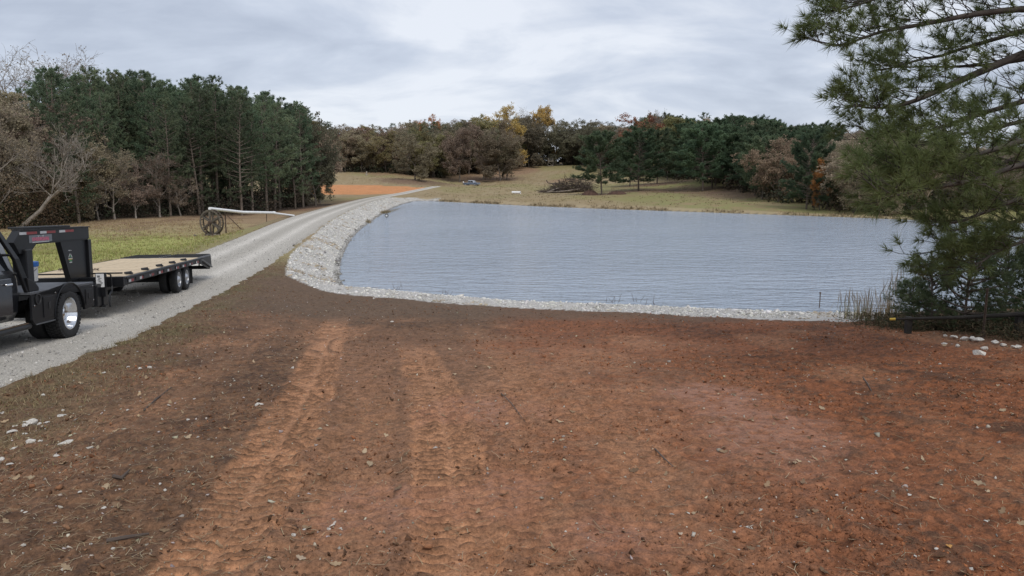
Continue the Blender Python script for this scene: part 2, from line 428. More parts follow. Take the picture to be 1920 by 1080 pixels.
worked = sstep(-.1, .5, dW * sW + (n_sml - .5) * .5) * sstep(3.6, 1.0, gx - (gy - 6) * .10 + (n_mid - .5) * 1.4) * sstep(17, 10.5, gy + (n_mid - .5) * 3) * (.45 + .75 * sstep(.36, .60, n_sml * .5 + n_fin * .5))
col = mixc(col, C(.310, .160, .092), np.clip(.46 * worked, 0, 1))
for P_, w_, k_ in TRK:
    d_, s_, a_ = seg_dist(gx, gy, P_)
    v = d_ * s_
    d_ = d_ + (n_sml - .5) * .12 + (n_fin - .5) * .14
    ends = sstep(.1, 2.2, a_)
    brk = .72 + .28 * sstep(.36, .60, fbm(gx * 1.3 + 3, gy * .9, 51 + int(k_ * 10), 3))
    m = sstep(w_ * .64, w_ * .46, d_) * k_ * brk * ends
    lug = (.35 + .65 * sstep(.02, .10, np.abs(v) / w_)) * sstep(.56, .46, np.abs(v) / w_)
    ph = ((a_ + .03 * (vnoise(a_ * 3, v * 2, 77) - .5) + .10 * np.abs(v) + np.where(v > 0, .052, 0)) / .104) % 1.0
    rib = np.exp(-((ph - .5) / .15) ** 2) ** 1.0 * lug * (.45 + .55 * sstep(.2, .4, vnoise(a_ * 9, v * 7, 91)))
    rel = rel - m * .020 + m * rib * .040 + k_ * brk * ends * .020 * np.exp(-((d_ - w_ * .60) / .06) ** 2) * (.4 + vnoise(a_ * 6, v, 5))
    smooth_ = np.maximum(smooth_, m)
    pale = np.clip(m * (1 - .6 * rib) * (.95 + .7 * (fbm(gx * 4, gy * 4, 44, 3) - .5)), 0, 1)
    col = mixc(col, dirt_pale * (.80 + .20 * k_), pale * .92 * k_ ** .7)
    col = mixc(col, dirt_dark * 1.15, np.clip(m * rib, 0, 1) * .55)
for (cx, cy), ra, rb in PADW:
    q = np.hypot((gx - cx) / ra, (gy - cy) / rb) + (n_sml - .5) * 1.1 + (n_fin - .5) * .6
    m = sstep(1.05, .55, q) * (.55 + .45 * sstep(.38, .52, n_fin))
    col = mixc(col, C(.34, .155, .086), m * .6); smooth_ = np.maximum(smooth_, m * .95); wet = np.maximum(wet, m * .75)
rel += (n_mid - .5) * .05 + (n_sml - .5) * .05 * (1 - .75 * smooth_) + (n_fin - .5) * .062 * (1 - .8 * smooth_) + (fbm(gx * 30, gy * 30, 61, 2) - .5) * .034 * (1 - .65 * smooth_)
col = mixc(col, C(.125, .085, .056), .75 * sstep(15.5, 20, gy + (n_mid - .5) * 3) * fore)                          # browner band by the water
# verge of trampled straw and weeds
vg = mixc(np.tile(C(.165, .122, .066), (len(gx), 1)), C(.125, .108, .046), sstep(.5, .7, n_mid)); vg = mixc(vg, dirt_brown * .8, sstep(.45, .62, n_sml) * .8)
col = mixc(col, vg, verge * .85)
# right: pine straw under the trees
pst = sstep(7.2, 9.0, gx - (gy - 14) * .05 + (n_mid - .5) * 2) * sstep(10.0, 13.0, gy) * (gy < 30)
col = mixc(col, C(.125, .078, .048), pst * .7)
# far land
dry, green, tan, litter, clay = C(.275, .205, .108), C(.215, .235, .062), C(.305, .235, .135), C(.160, .098, .068), C(.560, .235, .090)
far = sstep(30, 34, gy) * (rside < 0) * 1.0
field = mixc(np.tile(dry, (len(gx), 1)), tan, sstep(.42, .62, n_mid)); field = mixc(field, green * .9, .32 * sstep(.50, .66, fbm(gx * .045, gy * .03, 5, 3)))
rgreen = sstep(14, 24, gx) * sstep(215, 175, gy) * sstep(88, 100, gy + .9 * gx)
field = mixc(field, C(.215, .215, .075), rgreen * .8 * sstep(.30, .55, n_mid * .6 + n_big * .4))
field = mixc(field, C(.270, .165, .105), .75 * sstep(.48, .62, fbm(gx * .05 + 9, gy * .016, 15, 3)) * sstep(215, 260, gy))
for (px, py, ra) in [(1195, 358, 9), (1130, 364, 4), (1210, 347, 9), (1252, 342, 8), (1320, 358, 12), (862, 337, 14), (940, 336, 10), (780, 338, 14), (1400, 364, 12)]:
    cx, cy, _z = ground_at(px, py)
    field = mixc(field, litter, .8 * sstep(1.1, .5, np.hypot(gx - cx, (gy - cy) * .8) / ra + (n_sml - .5) * .5))
field = mixc(field, C(.36, .28, .17), .8 * sstep(5.0, 1.5, sdist) * sstep(60, 90, gy))
col = mixc(col, field, far)
lf = mixc(np.tile(C(.30, .235, .120), (len(gx), 1)), C(.320, .322, .098), sstep(.15, .65, 1.05 - (gy - 20) / 52.0 + (n_mid - .5) * .55 + (n_big - .5) * .6))
lf = mixc(lf, C(.270, .180, .108), .8 * sstep(60, 84, gy + (n_mid - .5) * 22 + (n_big - .5) * 20))
lf = mixc(lf, C(.16, .095, .06), .55 * sstep(.56, .68, fbm(gx * .35 + 4, gy * .22, 71, 4)))
lf = mixc(lf, C(.215, .125, .075), sstep(96, 112, gy) * .9)
rdedge = sstep(3.4, .4, rd - rw_ + (n_mid - .5) * 1.2)
lf = mixc(lf, C(.195, .145, .085), rdedge * .65)
col = mixc(col, lf, (leftfield & (gy > -20)) * 1.0)
back = sstep(120, 150, gy) * (rside > 0) * 1.0
col = mixc(col, field, back)
pad_m = (inside(gx, gy, np.array([at_y(585, 366, 161)[:2], at_y(735, 365.5, 163)[:2], at_y(805, 354, 196)[:2], at_y(790, 349, 208)[:2], at_y(700, 346, 215)[:2], at_y(590, 345, 216)[:2], at_y(520, 355, 190)[:2]])))
col = mixc(col, clay * (.85 + .3 * n_mid)[:, None], pad_m * (.75 + .2 * n_sml))
# woods floor
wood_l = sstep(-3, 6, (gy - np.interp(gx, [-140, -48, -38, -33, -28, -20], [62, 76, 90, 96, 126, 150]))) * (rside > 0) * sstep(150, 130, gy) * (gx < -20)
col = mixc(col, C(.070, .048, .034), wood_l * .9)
# under the stone pitching, and the wet shore line
col = mixc(col, C(.46, .44, .41), rip * .95)
col = mixc(col, C(.10, .085, .065), sin_ * 1.0)
col = np.clip(col, .01, .9)
relief_w = sstep(40, 24, gy) * sstep(-4, 1, gy)
rel = np.where(rd < rw_ + .15, -.03 - .01 * n_mid, rel * relief_w + (n_mid - .5) * .05 * (1 - relief_w) * (gy > 24) + (fbm(gx * .3, gy * .3, 81, 3) - .5) * .3 * sstep(34, 70, gy) * (1 - sstep(.0, 2.0, 3.0 - sdist)) * (rd > rw_ + 2))
rel = np.where(sdist < .4, rel * .3, rel)
gz = gz + rel
nr, nc = GX.shape
ii = (np.arange(nr - 1)[:, None] * nc + np.arange(nc - 1)[None, :]).ravel()
quads = np.stack([ii, ii + 1, ii + nc + 1, ii + nc], 1)
M_ground = attr_mat('earth_and_grass', rough=.95, bump=.9, bscale=32, bdist=.03, var=.46, vscale=13, fine=55)
ground = link('ground', np_mesh('ground', np.c_[gx, gy, gz], None, M_ground, {'col': col, 'wet': wet}, smooth=True, quads=quads))
tag(ground, 'red brown dirt, verges and fields around the pond', 'ground', kind='structure')
GZ = gz.reshape(nr, nc)
def hs(x, y):
    """height of the finished ground sheet (with relief), bilinear"""
    x = np.atleast_1d(np.asarray(x, float)); y = np.atleast_1d(np.asarray(y, float))
    fi = np.interp(y, YR, np.arange(nr)); i = np.clip(fi.astype(int), 0, nr - 2); ti = fi - i
    wyy = WY[i] * (1 - ti) + WY[i + 1] * ti
    fj = np.interp(x / wyy, UC, np.arange(nc)); j = np.clip(fj.astype(int), 0, nc - 2); tj = fj - j
    return (GZ[i, j] * (1 - tj) + GZ[i, j + 1] * tj) * (1 - ti) + (GZ[i + 1, j] * (1 - tj) + GZ[i + 1, j + 1] * tj) * ti
def hs1(x, y): return float(hs(x, y)[0])

# ---------------------------------------------------------------- gravel road
ss = np.unique(np.r_[np.arange(0, 60, .25), np.arange(60, RARC[-1], .8)])
rc = np.c_[np.interp(ss, RARC, ROAD[:, 0]), np.interp(ss, RARC, ROAD[:, 1])]
for _ in range(6):
    k = np.ones(9) / 9; rc[4:-4] = np.c_[np.convolve(rc[:, 0], k, 'valid'), np.convolve(rc[:, 1], k, 'valid')]
tg = np.gradient(rc, axis=0); tg /= np.hypot(*tg.T)[:, None]; nm = np.c_[-tg[:, 1], tg[:, 0]]
uu = np.linspace(-1, 1, 49)
hw = np.interp(ss, RARC, ROADW)
RX = rc[:, 0:1] + nm[:, 0:1] * uu[None, :] * hw[:, None]; RY = rc[:, 1:2] + nm[:, 1:2] * uu[None, :] * hw[:, None]
edge = np.abs(uu)[None, :] * np.ones_like(RX)
wobble = (fbm(RX * 3.0, RY * 3.0, 5, 4) - .5) * .42 * (edge > .93)
RX2 = RX + nm[:, 0:1] * wobble * np.sign(uu)[None, :]; RY2 = RY + nm[:, 1:2] * wobble * np.sign(uu)[None, :]
crown = np.interp(ss, RARC, ROADZ)[:, None] + .02
ruts = np.exp(-((np.abs(uu * hw[:, None]) - .85) / .33) ** 2)
RZ = crown + .025 * (1 - edge ** 2) - .018 * ruts + (fbm(RX * 5, RY * 5, 6, 3) - .5) * .022 - .09 * sstep(.9, 1.0, edge)
cg = np.array([.41, .380, .332]); rut_c = np.array([.56, .522, .465]); mid_c = np.array([.31, .284, .242])
t1 = ruts * (.6 + .5 * fbm(RX * .7, RY * .7, 9, 3)); t2 = np.exp(-((uu * hw[:, None]) / .35) ** 2) * .6 + .5 * sstep(.8, 1, edge)
rcol = cg * (1 - t1[..., None]) + rut_c * t1[..., None]; rcol = rcol * (1 - t2[..., None] * .7) + mid_c * t2[..., None] * .7
a, b = RX.shape; ii = (np.arange(a - 1)[:, None] * b + np.arange(b - 1)[None, :]).ravel()
M_road = attr_mat('gravel', rough=.95, bump=.6, bscale=34, bdist=.02, var=.46, vscale=30, fine=60)
road = link('gravel_road', np_mesh('gravel_road', np.c_[RX2.ravel(), RY2.ravel(), RZ.ravel()], None, M_road, {'col': rcol.reshape(-1, 3), 'wet': np.zeros(RX.size)}, smooth=True, quads=np.stack([ii, ii + b, ii + b + 1, ii + 1], 1)))
tag(road, 'pale grey gravel road running along the dam crest', 'road', kind='structure')

# ---------------------------------------------------------------- pond
def offset_poly(P, d):
    n = len(P); area = sum(P[i][0] * P[(i + 1) % n][1] - P[(i + 1) % n][0] * P[i][1] for i in range(n)); sg = 1 if area > 0 else -1
    out = []
    for i in range(n):
        t = P[(i + 1) % n] - P[i - 1]; t = t / np.hypot(*t); out.append(P[i] + sg * d * np.array([t[1], -t[0]]))
    return np.array(out)
WP = offset_poly(SH, 0.45)
bm = bmesh.new(); fv = [bm.verts.new((x, y, 0.0)) for x, y in WP]; bm.faces.new(fv); bmesh.ops.triangulate(bm, faces=bm.faces[:])
bmesh.ops.recalc_face_normals(bm, faces=bm.faces)
if sum(f.normal.z for f in bm.faces) < 0: bmesh.ops.reverse_faces(bm, faces=bm.faces)
me = bpy.data.meshes.new('pond_water'); bm.to_mesh(me); bm.free()
m, N, L, b_ = material('pond_water')
b_.inputs['Base Color'].default_value = (.345, .402, .478, 1); b_.inputs['Roughness'].default_value = .13; b_.inputs['IOR'].default_value = 1.5  # base paler than real water: part of the sky reflection put into the colour
tcn = N.new('ShaderNodeTexCoord')
def wave(sc, rot, stretch, det, rough=.55):
    mp = N.new('ShaderNodeMapping'); mp.inputs['Rotation'].default_value = (0, 0, R(rot)); mp.inputs['Scale'].default_value = (stretch, 1, 1)
    L.new(tcn.outputs['Object'], mp.inputs[0]); n = N.new('ShaderNodeTexNoise'); n.inputs['Scale'].default_value = sc; n.inputs['Detail'].default_value = det; n.inputs['Roughness'].default_value = rough
    L.new(mp.outputs[0], n.inputs['Vector']); return n.outputs['Fac']
def mth(op, a, b):
    n = N.new('ShaderNodeMath'); n.operation = op
    for i, v in enumerate((a, b)):
        if isinstance(v, (int, float)): n.inputs[i].default_value = v
        else: L.new(v, n.inputs[i])
    return n.outputs[0]
hgt = mth('ADD', mth('MULTIPLY', wave(1.3, 12, .40, 4), .60), mth('MULTIPLY', wave(3.6, -9, .34, 3, .6), .46))
patch = N.new('ShaderNodeMapRange'); patch.inputs[1].default_value = .35; patch.inputs[2].default_value = .65; patch.inputs[3].default_value = .40; patch.inputs[4].default_value = 1.3
L.new(wave(.07, 20, .5, 2), patch.inputs[0])
bp = N.new('ShaderNodeBump'); bp.inputs['Distance'].default_value = .50
L.new(patch.outputs[0], bp.inputs['Strength']); L.new(hgt, bp.inputs['Height']); L.new(bp.outputs[0], b_.inputs['Normal'])
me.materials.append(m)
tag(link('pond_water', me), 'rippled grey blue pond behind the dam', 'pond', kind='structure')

# ---------------------------------------------------------------- scatter
def rand_rot(n, rng, tilt=None):
    """n rotation matrices: random yaw with tilt, or fully random"""
    if tilt is None:
        q = rng.normal(size=(n, 4)); q /= np.linalg.norm(q, axis=1)[:, None]
        w, x, y, z = q.T
        return np.stack([1 - 2 * (y * y + z * z), 2 * (x * y - z * w), 2 * (x * z + y * w), 2 * (x * y + z * w), 1 - 2 * (x * x + z * z), 2 * (y * z - x * w),
                         2 * (x * z - y * w), 2 * (y * z + x * w), 1 - 2 * (x * x + y * y)], 1).reshape(n, 3, 3)
    a = rng.uniform(0, 2 * np.pi, n); t = rng.normal(0, tilt, n); p = rng.normal(0, tilt, n)
    ca, sa = np.cos(a), np.sin(a); z0 = np.zeros(n); o = np.ones(n)
    Rz = np.stack([ca, -sa, z0, sa, ca, z0, z0, z0, o], 1).reshape(n, 3, 3)
    Rx = np.stack([o, z0, z0, z0, np.cos(t), -np.sin(t), z0, np.sin(t), np.cos(t)], 1).reshape(n, 3, 3)
    Ry = np.stack([np.cos(p), z0, np.sin(p), z0, o, z0, -np.sin(p), z0, np.cos(p)], 1).reshape(n, 3, 3)
    return Rz @ Rx @ Ry
def scatter(name, protos, pos, scale, rot, cols, mat_, smooth=False):
    """joins copies of small prototype meshes (verts, tris) into one mesh"""
    V, T, Cc = [], [], []; off = 0
    which = np.arange(len(pos)) % len(protos)
    for k, (pv, pt) in enumerate(protos):
        sel = which == k
        if not sel.any(): continue
        v = pv[None, :, :] * (scale[sel][:, None, :] if scale.ndim == 2 else scale[sel][:, None, None])
        v = np.einsum('nij,nkj->nki', rot[sel], v) + pos[sel][:, None, :]
        n, m = v.shape[:2]
        T.append((pt[None] + (off + np.arange(n) * m)[:, None, None]).reshape(-1, 3)); V.append(v.reshape(-1, 3)); Cc.append(np.repeat(cols[sel], m, 0)); off += n * m
    return np_mesh(name, np.concatenate(V), np.concatenate(T), mat_, {'col': np.concatenate(Cc)}, smooth=smooth)
def hull_stone(rng, n=10, flat=.6):
    bm = bmesh.new()
    pts = rng.normal(size=(n, 3)); pts /= np.linalg.norm(pts, axis=1)[:, None]; pts *= rng.uniform(.75, 1.0, (n, 1)); pts[:, 2] *= flat
    for p in pts: bm.verts.new(p)
    r = bmesh.ops.convex_hull(bm, input=bm.verts[:])
    bmesh.ops.delete(bm, geom=[g for g in r['geom_interior'] if isinstance(g, bmesh.types.BMVert)], context='VERTS')
    bmesh.ops.triangulate(bm, faces=bm.faces[:]); bm.verts.ensure_lookup_table(); bm.verts.index_update()
    v = np.array([q.co[:] for q in bm.verts]); t = np.array([[q.index for q in f.verts] for f in bm.faces]); bm.free()
    return v * .5, t
SRNG = np.random.default_rng(21)
STONES = [hull_stone(SRNG, 8, SRNG.uniform(.5, .8)) for _ in range(9)]
LUMPS = [hull_stone(SRNG, 6, .75) for _ in range(8)]
M_stone = attr_mat('limestone_rubble', rough=.85, bump=.35, bscale=18, bdist=.02, var=.16, vscale=8, fine=40)
M_clod = attr_mat('dirt_clods', rough=.98, bump=0, var=.25, vscale=12, fine=60)
M_litter = attr_mat('dry_litter', rough=.9, bump=0, var=.2, vscale=8, fine=40, transl=.15)
# stone pitching (riprap) on the dam face and near shore
def rip_points(n, box, dens_pow):
    x = SRNG.uniform(box[0], box[1], n); y = box[2] * (box[3] / box[2]) ** SRNG.uniform(0, 1, n); 
    d_, _, _ = seg_dist(x, y, SH, True); i_ = inside(x, y, SH)
    rdd, rss, _, _, rww = road_info(x, y)
    ok = (inside(x, y, RIP)) & (~i_ | (d_ < .08)) & ((rdd > rww + .25) | (rss < 0) & (rdd > rww + .1))
    return x[ok], y[ok]
xa, ya = rip_points(270000, (-27, 13.5, 20, 148), 1)
na = len(xa); print('riprap', na)
sz = SRNG.lognormal(math.log(.060), .50, na) * (1 + .008 * ya) * np.where(ya < 29, .85, 1); sz = np.clip(sz, .035, .36)
pa = np.c_[xa, ya, H(xa, ya) + sz * .04]
g_ = SRNG.uniform(.46, .80, na); ca_ = np.c_[g_, g_ * SRNG.uniform(.94, .985, na), g_ * SRNG.uniform(.84, .94, na)]
dk = SRNG.random(na) < .06; ca_[dk] *= .5
wl_ = seg_dist(xa, ya, SH, True)[0] < .28; ca_[wl_] *= .38; 
brn = fbm(xa * .9, ya * .9, 4, 2) > .72; ca_[brn] *= np.array([.72, .62, .5])
rp = link('riprap', scatter('riprap', STONES, pa, sz[:, None] * SRNG.uniform(.7, 1.3, (na, 3)) * np.array([1.15, 1, .6]), rand_rot(na, SRNG, .35), ca_, M_stone))
tag(rp, 'white and grey crushed limestone rubble along the pond edge', 'rubble', kind='stuff')
# gravel lying loose on the near road
n = 27000
s_ = SRNG.uniform(28, 75, n); u_ = SRNG.uniform(-1.06, 1.06, n) ; 
gxr = np.interp(s_, ss, rc[:, 0]) + np.interp(s_, ss, nm[:, 0]) * u_ * 2.2; gyr = np.interp(s_, ss, rc[:, 1]) + np.interp(s_, ss, nm[:, 1]) * u_ * 2.2
keep = SRNG.random(n) < (.35 + .65 * np.abs(np.abs(u_) - .38) / .62)
gxr, gyr, u_, s_ = gxr[keep], gyr[keep], u_[keep], s_[keep]; n = len(gxr)
sz = SRNG.lognormal(math.log(.030), .40, n)
zr = np.interp(s_, RARC, ROADZ) + .02 + .025 * (1 - u_ ** 2) - .018 * np.exp(-((np.abs(u_ * 2.25) - .85) / .33) ** 2) - .09 * sstep(.9, 1, np.abs(u_))
g_ = SRNG.uniform(.16, .78, n)
gv = link('loose_gravel', scatter('loose_gravel', LUMPS, np.c_[gxr, gyr, zr + sz * .12], sz[:, None] * SRNG.uniform(.7, 1.3, (n, 3)), rand_rot(n, SRNG), np.c_[g_, g_ * .955, g_ * .89], M_stone))
tag(gv, 'loose grey gravel scattered on the near road', 'gravel', kind='stuff')
# ---------------------------------------------------------------- trees
def nrm(v): return v / (np.linalg.norm(v) + 1e-9)
def sweep_np(paths, sides=6):
    """paths: list of (points (k,3), radii (k,)); thin ones get fewer sides; returns verts, tris"""
    V, T = [], []; off = 0
    for P, r in paths:
        P = np.asarray(P); k = len(P); rm = np.max(r); n = sides if rm > .06 else (4 if rm > .028 else 3)
        ang = np.linspace(0, 2 * np.pi, n, endpoint=False); ca, sa = np.cos(ang), np.sin(ang)
        d = np.gradient(P, axis=0); d /= np.linalg.norm(d, axis=1)[:, None] + 1e-9
        ref = np.where(np.abs(d[:, 2:3]) < .9, np.array([[0, 0, 1.]]), np.array([[1., 0, 0]]))
        a = np.cross(d, ref); a /= np.linalg.norm(a, axis=1)[:, None] + 1e-9; b = np.cross(a, d)
        v = P[:, None, :] + (a[:, None, :] * ca[None, :, None] + b[:, None, :] * sa[None, :, None]) * np.asarray(r)[:, None, None]
        V.append(v.reshape(-1, 3))
        i = (np.arange(k - 1)[:, None] * n + np.arange(n)[None, :]); j = (np.arange(k - 1)[:, None] * n + (np.arange(n) + 1)[None, :] % n)
        T.append(np.concatenate([np.stack([i, j, j + n], -1).reshape(-1, 3), np.stack([i, j + n, i + n], -1).reshape(-1, 3)]) + off)
        off += k * n
    return np.concatenate(V), np.concatenate(T)
def grow(rng, p, d, L, k, wander, trop):
    pts = [np.array(p, float)]; d = nrm(np.array(d, float)); st = L / (k - 1)
    for _ in range(k - 1):
        d = nrm(d + rng.normal(0, wander, 3) + np.array([0, 0, trop])); pts.append(pts[-1] + d * st)
    return np.array(pts)
def perp(rng, d, ang):
    """direction at angle ang from d"""
    a = nrm(np.cross(d, rng.normal(size=3))); return nrm(d * math.cos(ang) + a * math.sin(ang))
def leaf_cards(rng, P, size, n_per, spread, squash=.7):
    n = len(P) * n_per
    c = np.repeat(P, n_per, 0) + rng.normal(0, spread, (n, 3)) * np.array([1, 1, squash])
    Rm = rand_rot(n, rng); s = size * rng.uniform(.6, 1.35, n)
    q = np.array([[-.5, -.3, 0], [.5, -.3, .12], [.28, .4, 0], [-.35, .35, .1]])
    v = np.einsum('nij,kj->nki', Rm, q) * s[:, None, None] + c[:, None, :]
    o = np.arange(n)[:, None] * 4
    return v.reshape(-1, 3), np.concatenate([o + np.array([0, 1, 2]), o + np.array([0, 2, 3])])
def deciduous(seed, h=18., spread=.45, clear=.22, levels=4, leaf=.34, leaves=9, lean=(0, 0), limbs=7, r0=None, dens=1.0, twig=.012, up=0.0):
    rng = np.random.default_rng(seed); paths = []; tips = []
    r0 = r0 or h * .019
    trunk = grow(rng, (0, 0, -.3), (lean[0], lean[1], 1), h * .80, 9, .07, .06)
    paths.append((trunk, np.linspace(r0, r0 * .22, 9) * np.r_[1.35, np.ones(8)]))
    def branch(p, d, L, r, lv):
        k = 6 if lv == 1 else 4
        P = grow(rng, p, d, L, k, .17 if lv > 1 else .13, .05)
        paths.append((P, np.linspace(r, max(r * .35, twig * .6), k)))
        if lv >= levels:
            tips.append(P[-1]); tips.append(P[-2] * .5 + P[-1] * .5); return
        m = {1: 6, 2: 5, 3: 4}.get(lv, 3)
        for i in range(m):
            t = rng.uniform(.35, 1.0) if i else 1.0
            q = t * (k - 1); i0 = min(int(q), k - 2); pp = P[i0] * (1 - (q - i0)) + P[i0 + 1] * (q - i0)
            branch(pp, perp(rng, nrm(P[i0 + 1] - P[i0]), rng.uniform(.45, 1.0)), L * rng.uniform(.42, .66), max(r * (1 - .55 * t) * .6, twig), lv + 1)
    for i in range(limbs):
        t = clear + (1 - clear) * (i + rng.uniform(0, .8)) / limbs * 1.02; t = min(t, .98)
        q = t * 8; i0 = min(int(q), 7); pp = trunk[i0] * (1 - (q - i0)) + trunk[i0 + 1] * (q - i0)
        az = i * 2.4 + rng.uniform(-.5, .5); el = min(1.35, rng.uniform(.25, .6) + .55 * t + up)
        prof = math.sin(math.pi * min(1, .28 + .72 * (1 - t) + .1)) * .55 + .55
        branch(pp, (math.cos(az) * math.cos(el), math.sin(az) * math.cos(el), math.sin(el)), h * spread * prof * rng.uniform(.8, 1.1), r0 * (.62 - .35 * t), 1)
    V, T = sweep_np(paths)
    out = [(V, T)]
    if leaves:
        tp = np.array(tips); tp = tp[rng.random(len(tp)) < dens]
        out.append(leaf_cards(rng, tp, leaf, leaves, leaf * 1.15))
    else: out.append(None)
    top = max(V[:, 2].max(), out[1][0][:, 2].max() if out[1] else 0)
    return out, top
def tufts(rng, P, D, nl, length, width, cone=.9):
    """needle tufts: nl thin blades fanned about direction D at points P"""
    n = len(P); D = D / (np.linalg.norm(D, axis=1)[:, None] + 1e-9)
    p = np.repeat(P, nl, 0); d = np.repeat(D, nl, 0)
    r = rng.normal(size=(n * nl, 3)); r -= (r * d).sum(1)[:, None] * d; r /= np.linalg.norm(r, axis=1)[:, None]
    t = rng.uniform(.12, cone * 1.25, n * nl); dd = d * np.cos(t)[:, None] + r * np.sin(t)[:, None]
    l = length * rng.uniform(.7, 1.15, n * nl); tip = p + dd * l[:, None] - np.array([0, 0, .10]) * (l * rng.uniform(0, .6, n * nl))[:, None]
    s = np.cross(dd, rng.normal(size=(n * nl, 3))); s /= np.linalg.norm(s, axis=1)[:, None]; s *= (width * rng.uniform(.7, 1.2, n * nl))[:, None]
    st = p + dd * (l * .05)[:, None]
    v = np.stack([st - s * .5, st + s * .5, tip], 1)
    return v.reshape(-1, 3), np.arange(n * nl * 3).reshape(-1, 3)
def pine(seed, h=17., clear=.25, width=.20, nl=9, needle=.36, nw=.075, per=1.0, round_=.5, step=.52):
    rng = np.random.default_rng(seed); paths = []; P, D = [], []
    trunk = grow(rng, (0, 0, -.3), (0, 0, 1), h + .2, 14, .018, .03); r0 = h * .0125
    paths.append((trunk, np.linspace(r0, .03, 14)))
    z = h * clear; k = 0
    while z < h - .25:
        t = (z - h * clear) / (h * (1 - clear))
        prof = (math.sin(math.pi * min(1, (.30 + .70 * t))) ** .75 * (1 - round_) + round_ * math.sqrt(max(0, 1 - t ** 2.2))) * (.55 + .45 * min(1, t * 4 + .3))
        q = min(z / (h + .2) * 13 + .2, 12.9); i0 = int(q); pp = trunk[i0] * (1 - (q - i0)) + trunk[i0 + 1] * (q - i0)
        nb = 4 if t < .85 else 3
        for i in range(nb):
            if rng.random() < .12: continue
            az = k * 1.1 + i * 2 * math.pi / nb + rng.uniform(-.5, .5); L = max(.5, h * width * prof * rng.uniform(.62, 1.18)); el = rng.uniform(-.12, .22) + .55 * t
            B = grow(rng, pp, (math.cos(az) * math.cos(el), math.sin(az) * math.cos(el), math.sin(el)), L, 6, .09, .05)
            paths.append((B, np.linspace(.022 + L * .009, .010, 6)))
            ns = max(3, int(L * 2.6 * per))
            for j in range(ns):
                tt = 1.0 if j == 0 else rng.uniform(.30, 1.0) ** .8
                q2 = tt * 5; j0 = min(int(q2), 4); bp_ = B[j0] * (1 - (q2 - j0)) + B[j0 + 1] * (q2 - j0); bd = nrm(B[j0 + 1] - B[j0])
                d2 = perp(rng, bd, rng.uniform(.3, 1.0)) if j else bd; d2 = nrm(d2 + np.array([0, 0, .25]))
                l2 = rng.uniform(.25, .75) * (1.2 - .5 * tt) * min(1, L / 2)
                e = bp_ + d2 * l2
                for m in range(3):
                    P.append(bp_ + d2 * l2 * (1 - .42 * m) + rng.normal(0, .07, 3)); D.append(nrm(d2 + rng.normal(0, .45, 3) + np.array([0, 0, .3])))
        z += step * rng.uniform(.75, 1.25) * (.75 + .5 * (1 - t)); k += 1
    for _ in range(int(h * 1.2)):                       # dead stubs below the crown
        zz2 = rng.uniform(.08, clear + .1) * h; az = rng.uniform(0, 6.28); L = rng.uniform(.3, 1.5)
        paths.append((grow(rng, (0, 0, zz2), (math.cos(az), math.sin(az), rng.uniform(-.3, .2)), L, 4, .15, -.02), np.linspace(.02, .006, 4)))
    V, T = sweep_np(paths)
    return [(V, T), tufts(rng, np.array(P), np.array(D), nl, needle, nw)], h
M_bark_p = mat('pine_bark', (.150, .120, .096), .95, var=.35, scale=5, bump=.6, bscale=14)
M_bark_g = mat('grey_bark', (.120, .100, .082), .95, var=.35, scale=4, bump=.5, bscale=14)
M_bark_pale = mat('pale_bare_bark', (.27, .235, .20), .9, var=.3, scale=3, bump=.4, bscale=14)
def leafmat(name, c1, c2, rnd=.22, tr=.22): return mat(name, c1, .75, col2=c2, scale=.55, spec=.2, obj_rand=rnd, transl=tr)
LM = {
 'pine': leafmat('pine_needles', (.105, .145, .092), (.180, .220, .125), .36, .35),
 'pine_far': leafmat('pine_needles_far', (.095, .140, .088), (.155, .200, .108), .28, .35),
 'dark': leafmat('oak_leaves_dark', (.150, .142, .100), (.230, .205, .138), .28, .35),
 'brown': leafmat('oak_leaves_brown', (.225, .182, .130), (.330, .268, .188), .28, .35),
 'tan': leafmat('oak_leaves_tan', (.285, .230, .170), (.400, .322, .235), .28, .35),
 'olive': leafmat('oak_leaves_olive', (.190, .185, .090), (.285, .255, .120), .28, .35),
 'yellow': leafmat('autumn_leaves_yellow', (.45, .30, .11), (.57, .39, .15), .15, .35),
 'orange': leafmat('autumn_leaves_orange', (.46, .22, .085), (.55, .28, .11), .15, .35),
 'red': leafmat('autumn_leaves_red', (.30, .135, .080), (.38, .18, .10), .15, .35),
 'pinkish': leafmat('oak_leaves_russet', (.29, .205, .150), (.37, .265, .19), .28, .35)}
MESH = {}
def store(key, data, bark, leafkeys):
    (tv, tt), lf = data[0]
    tm = np_mesh(key + '_trunk', tv, tt, bark, smooth=True)
    lm = np_mesh(key + '_crown', lf[0], lf[1], LM[leafkeys[0]])
    for lk in leafkeys: MESH[(key, lk)] = (tm, lm, data[1])
for i in range(4): store('pine%d' % i, pine(100 + i, 17, clear=[.24, .32, .16, .40][i], width=[.20, .19, .22, .17][i], round_=[.5, .65, .4, .7][i], per=1.25), M_bark_p, ['pine', 'pine_far'])
for i in range(2): store('bushpine%d' % i, pine(120 + i, 12, clear=[.20, .16][i], width=[.40, .36][i], round_=.85, nl=12, per=2.4, step=.36), M_bark_p, ['pine_far'])
for i in range(5): store('oak%d' % i, deciduous(200 + i, 18, spread=[.42, .46, .40, .44, .5][i], clear=[.22, .16, .25, .2, .14][i], leaves=[9, 8, 9, 9, 10][i], leaf=.42, limbs=[8, 8, 7, 9, 8][i]), M_bark_g, ['dark', 'brown', 'tan', 'olive', 'yellow', 'orange', 'red', 'pinkish'])
for i in range(2): store('thin%d' % i, deciduous(230 + i, 17, spread=.36, clear=.25, leaves=4, leaf=.26, dens=.75, limbs=9, twig=.02), M_bark_pale, ['tan', 'brown'])
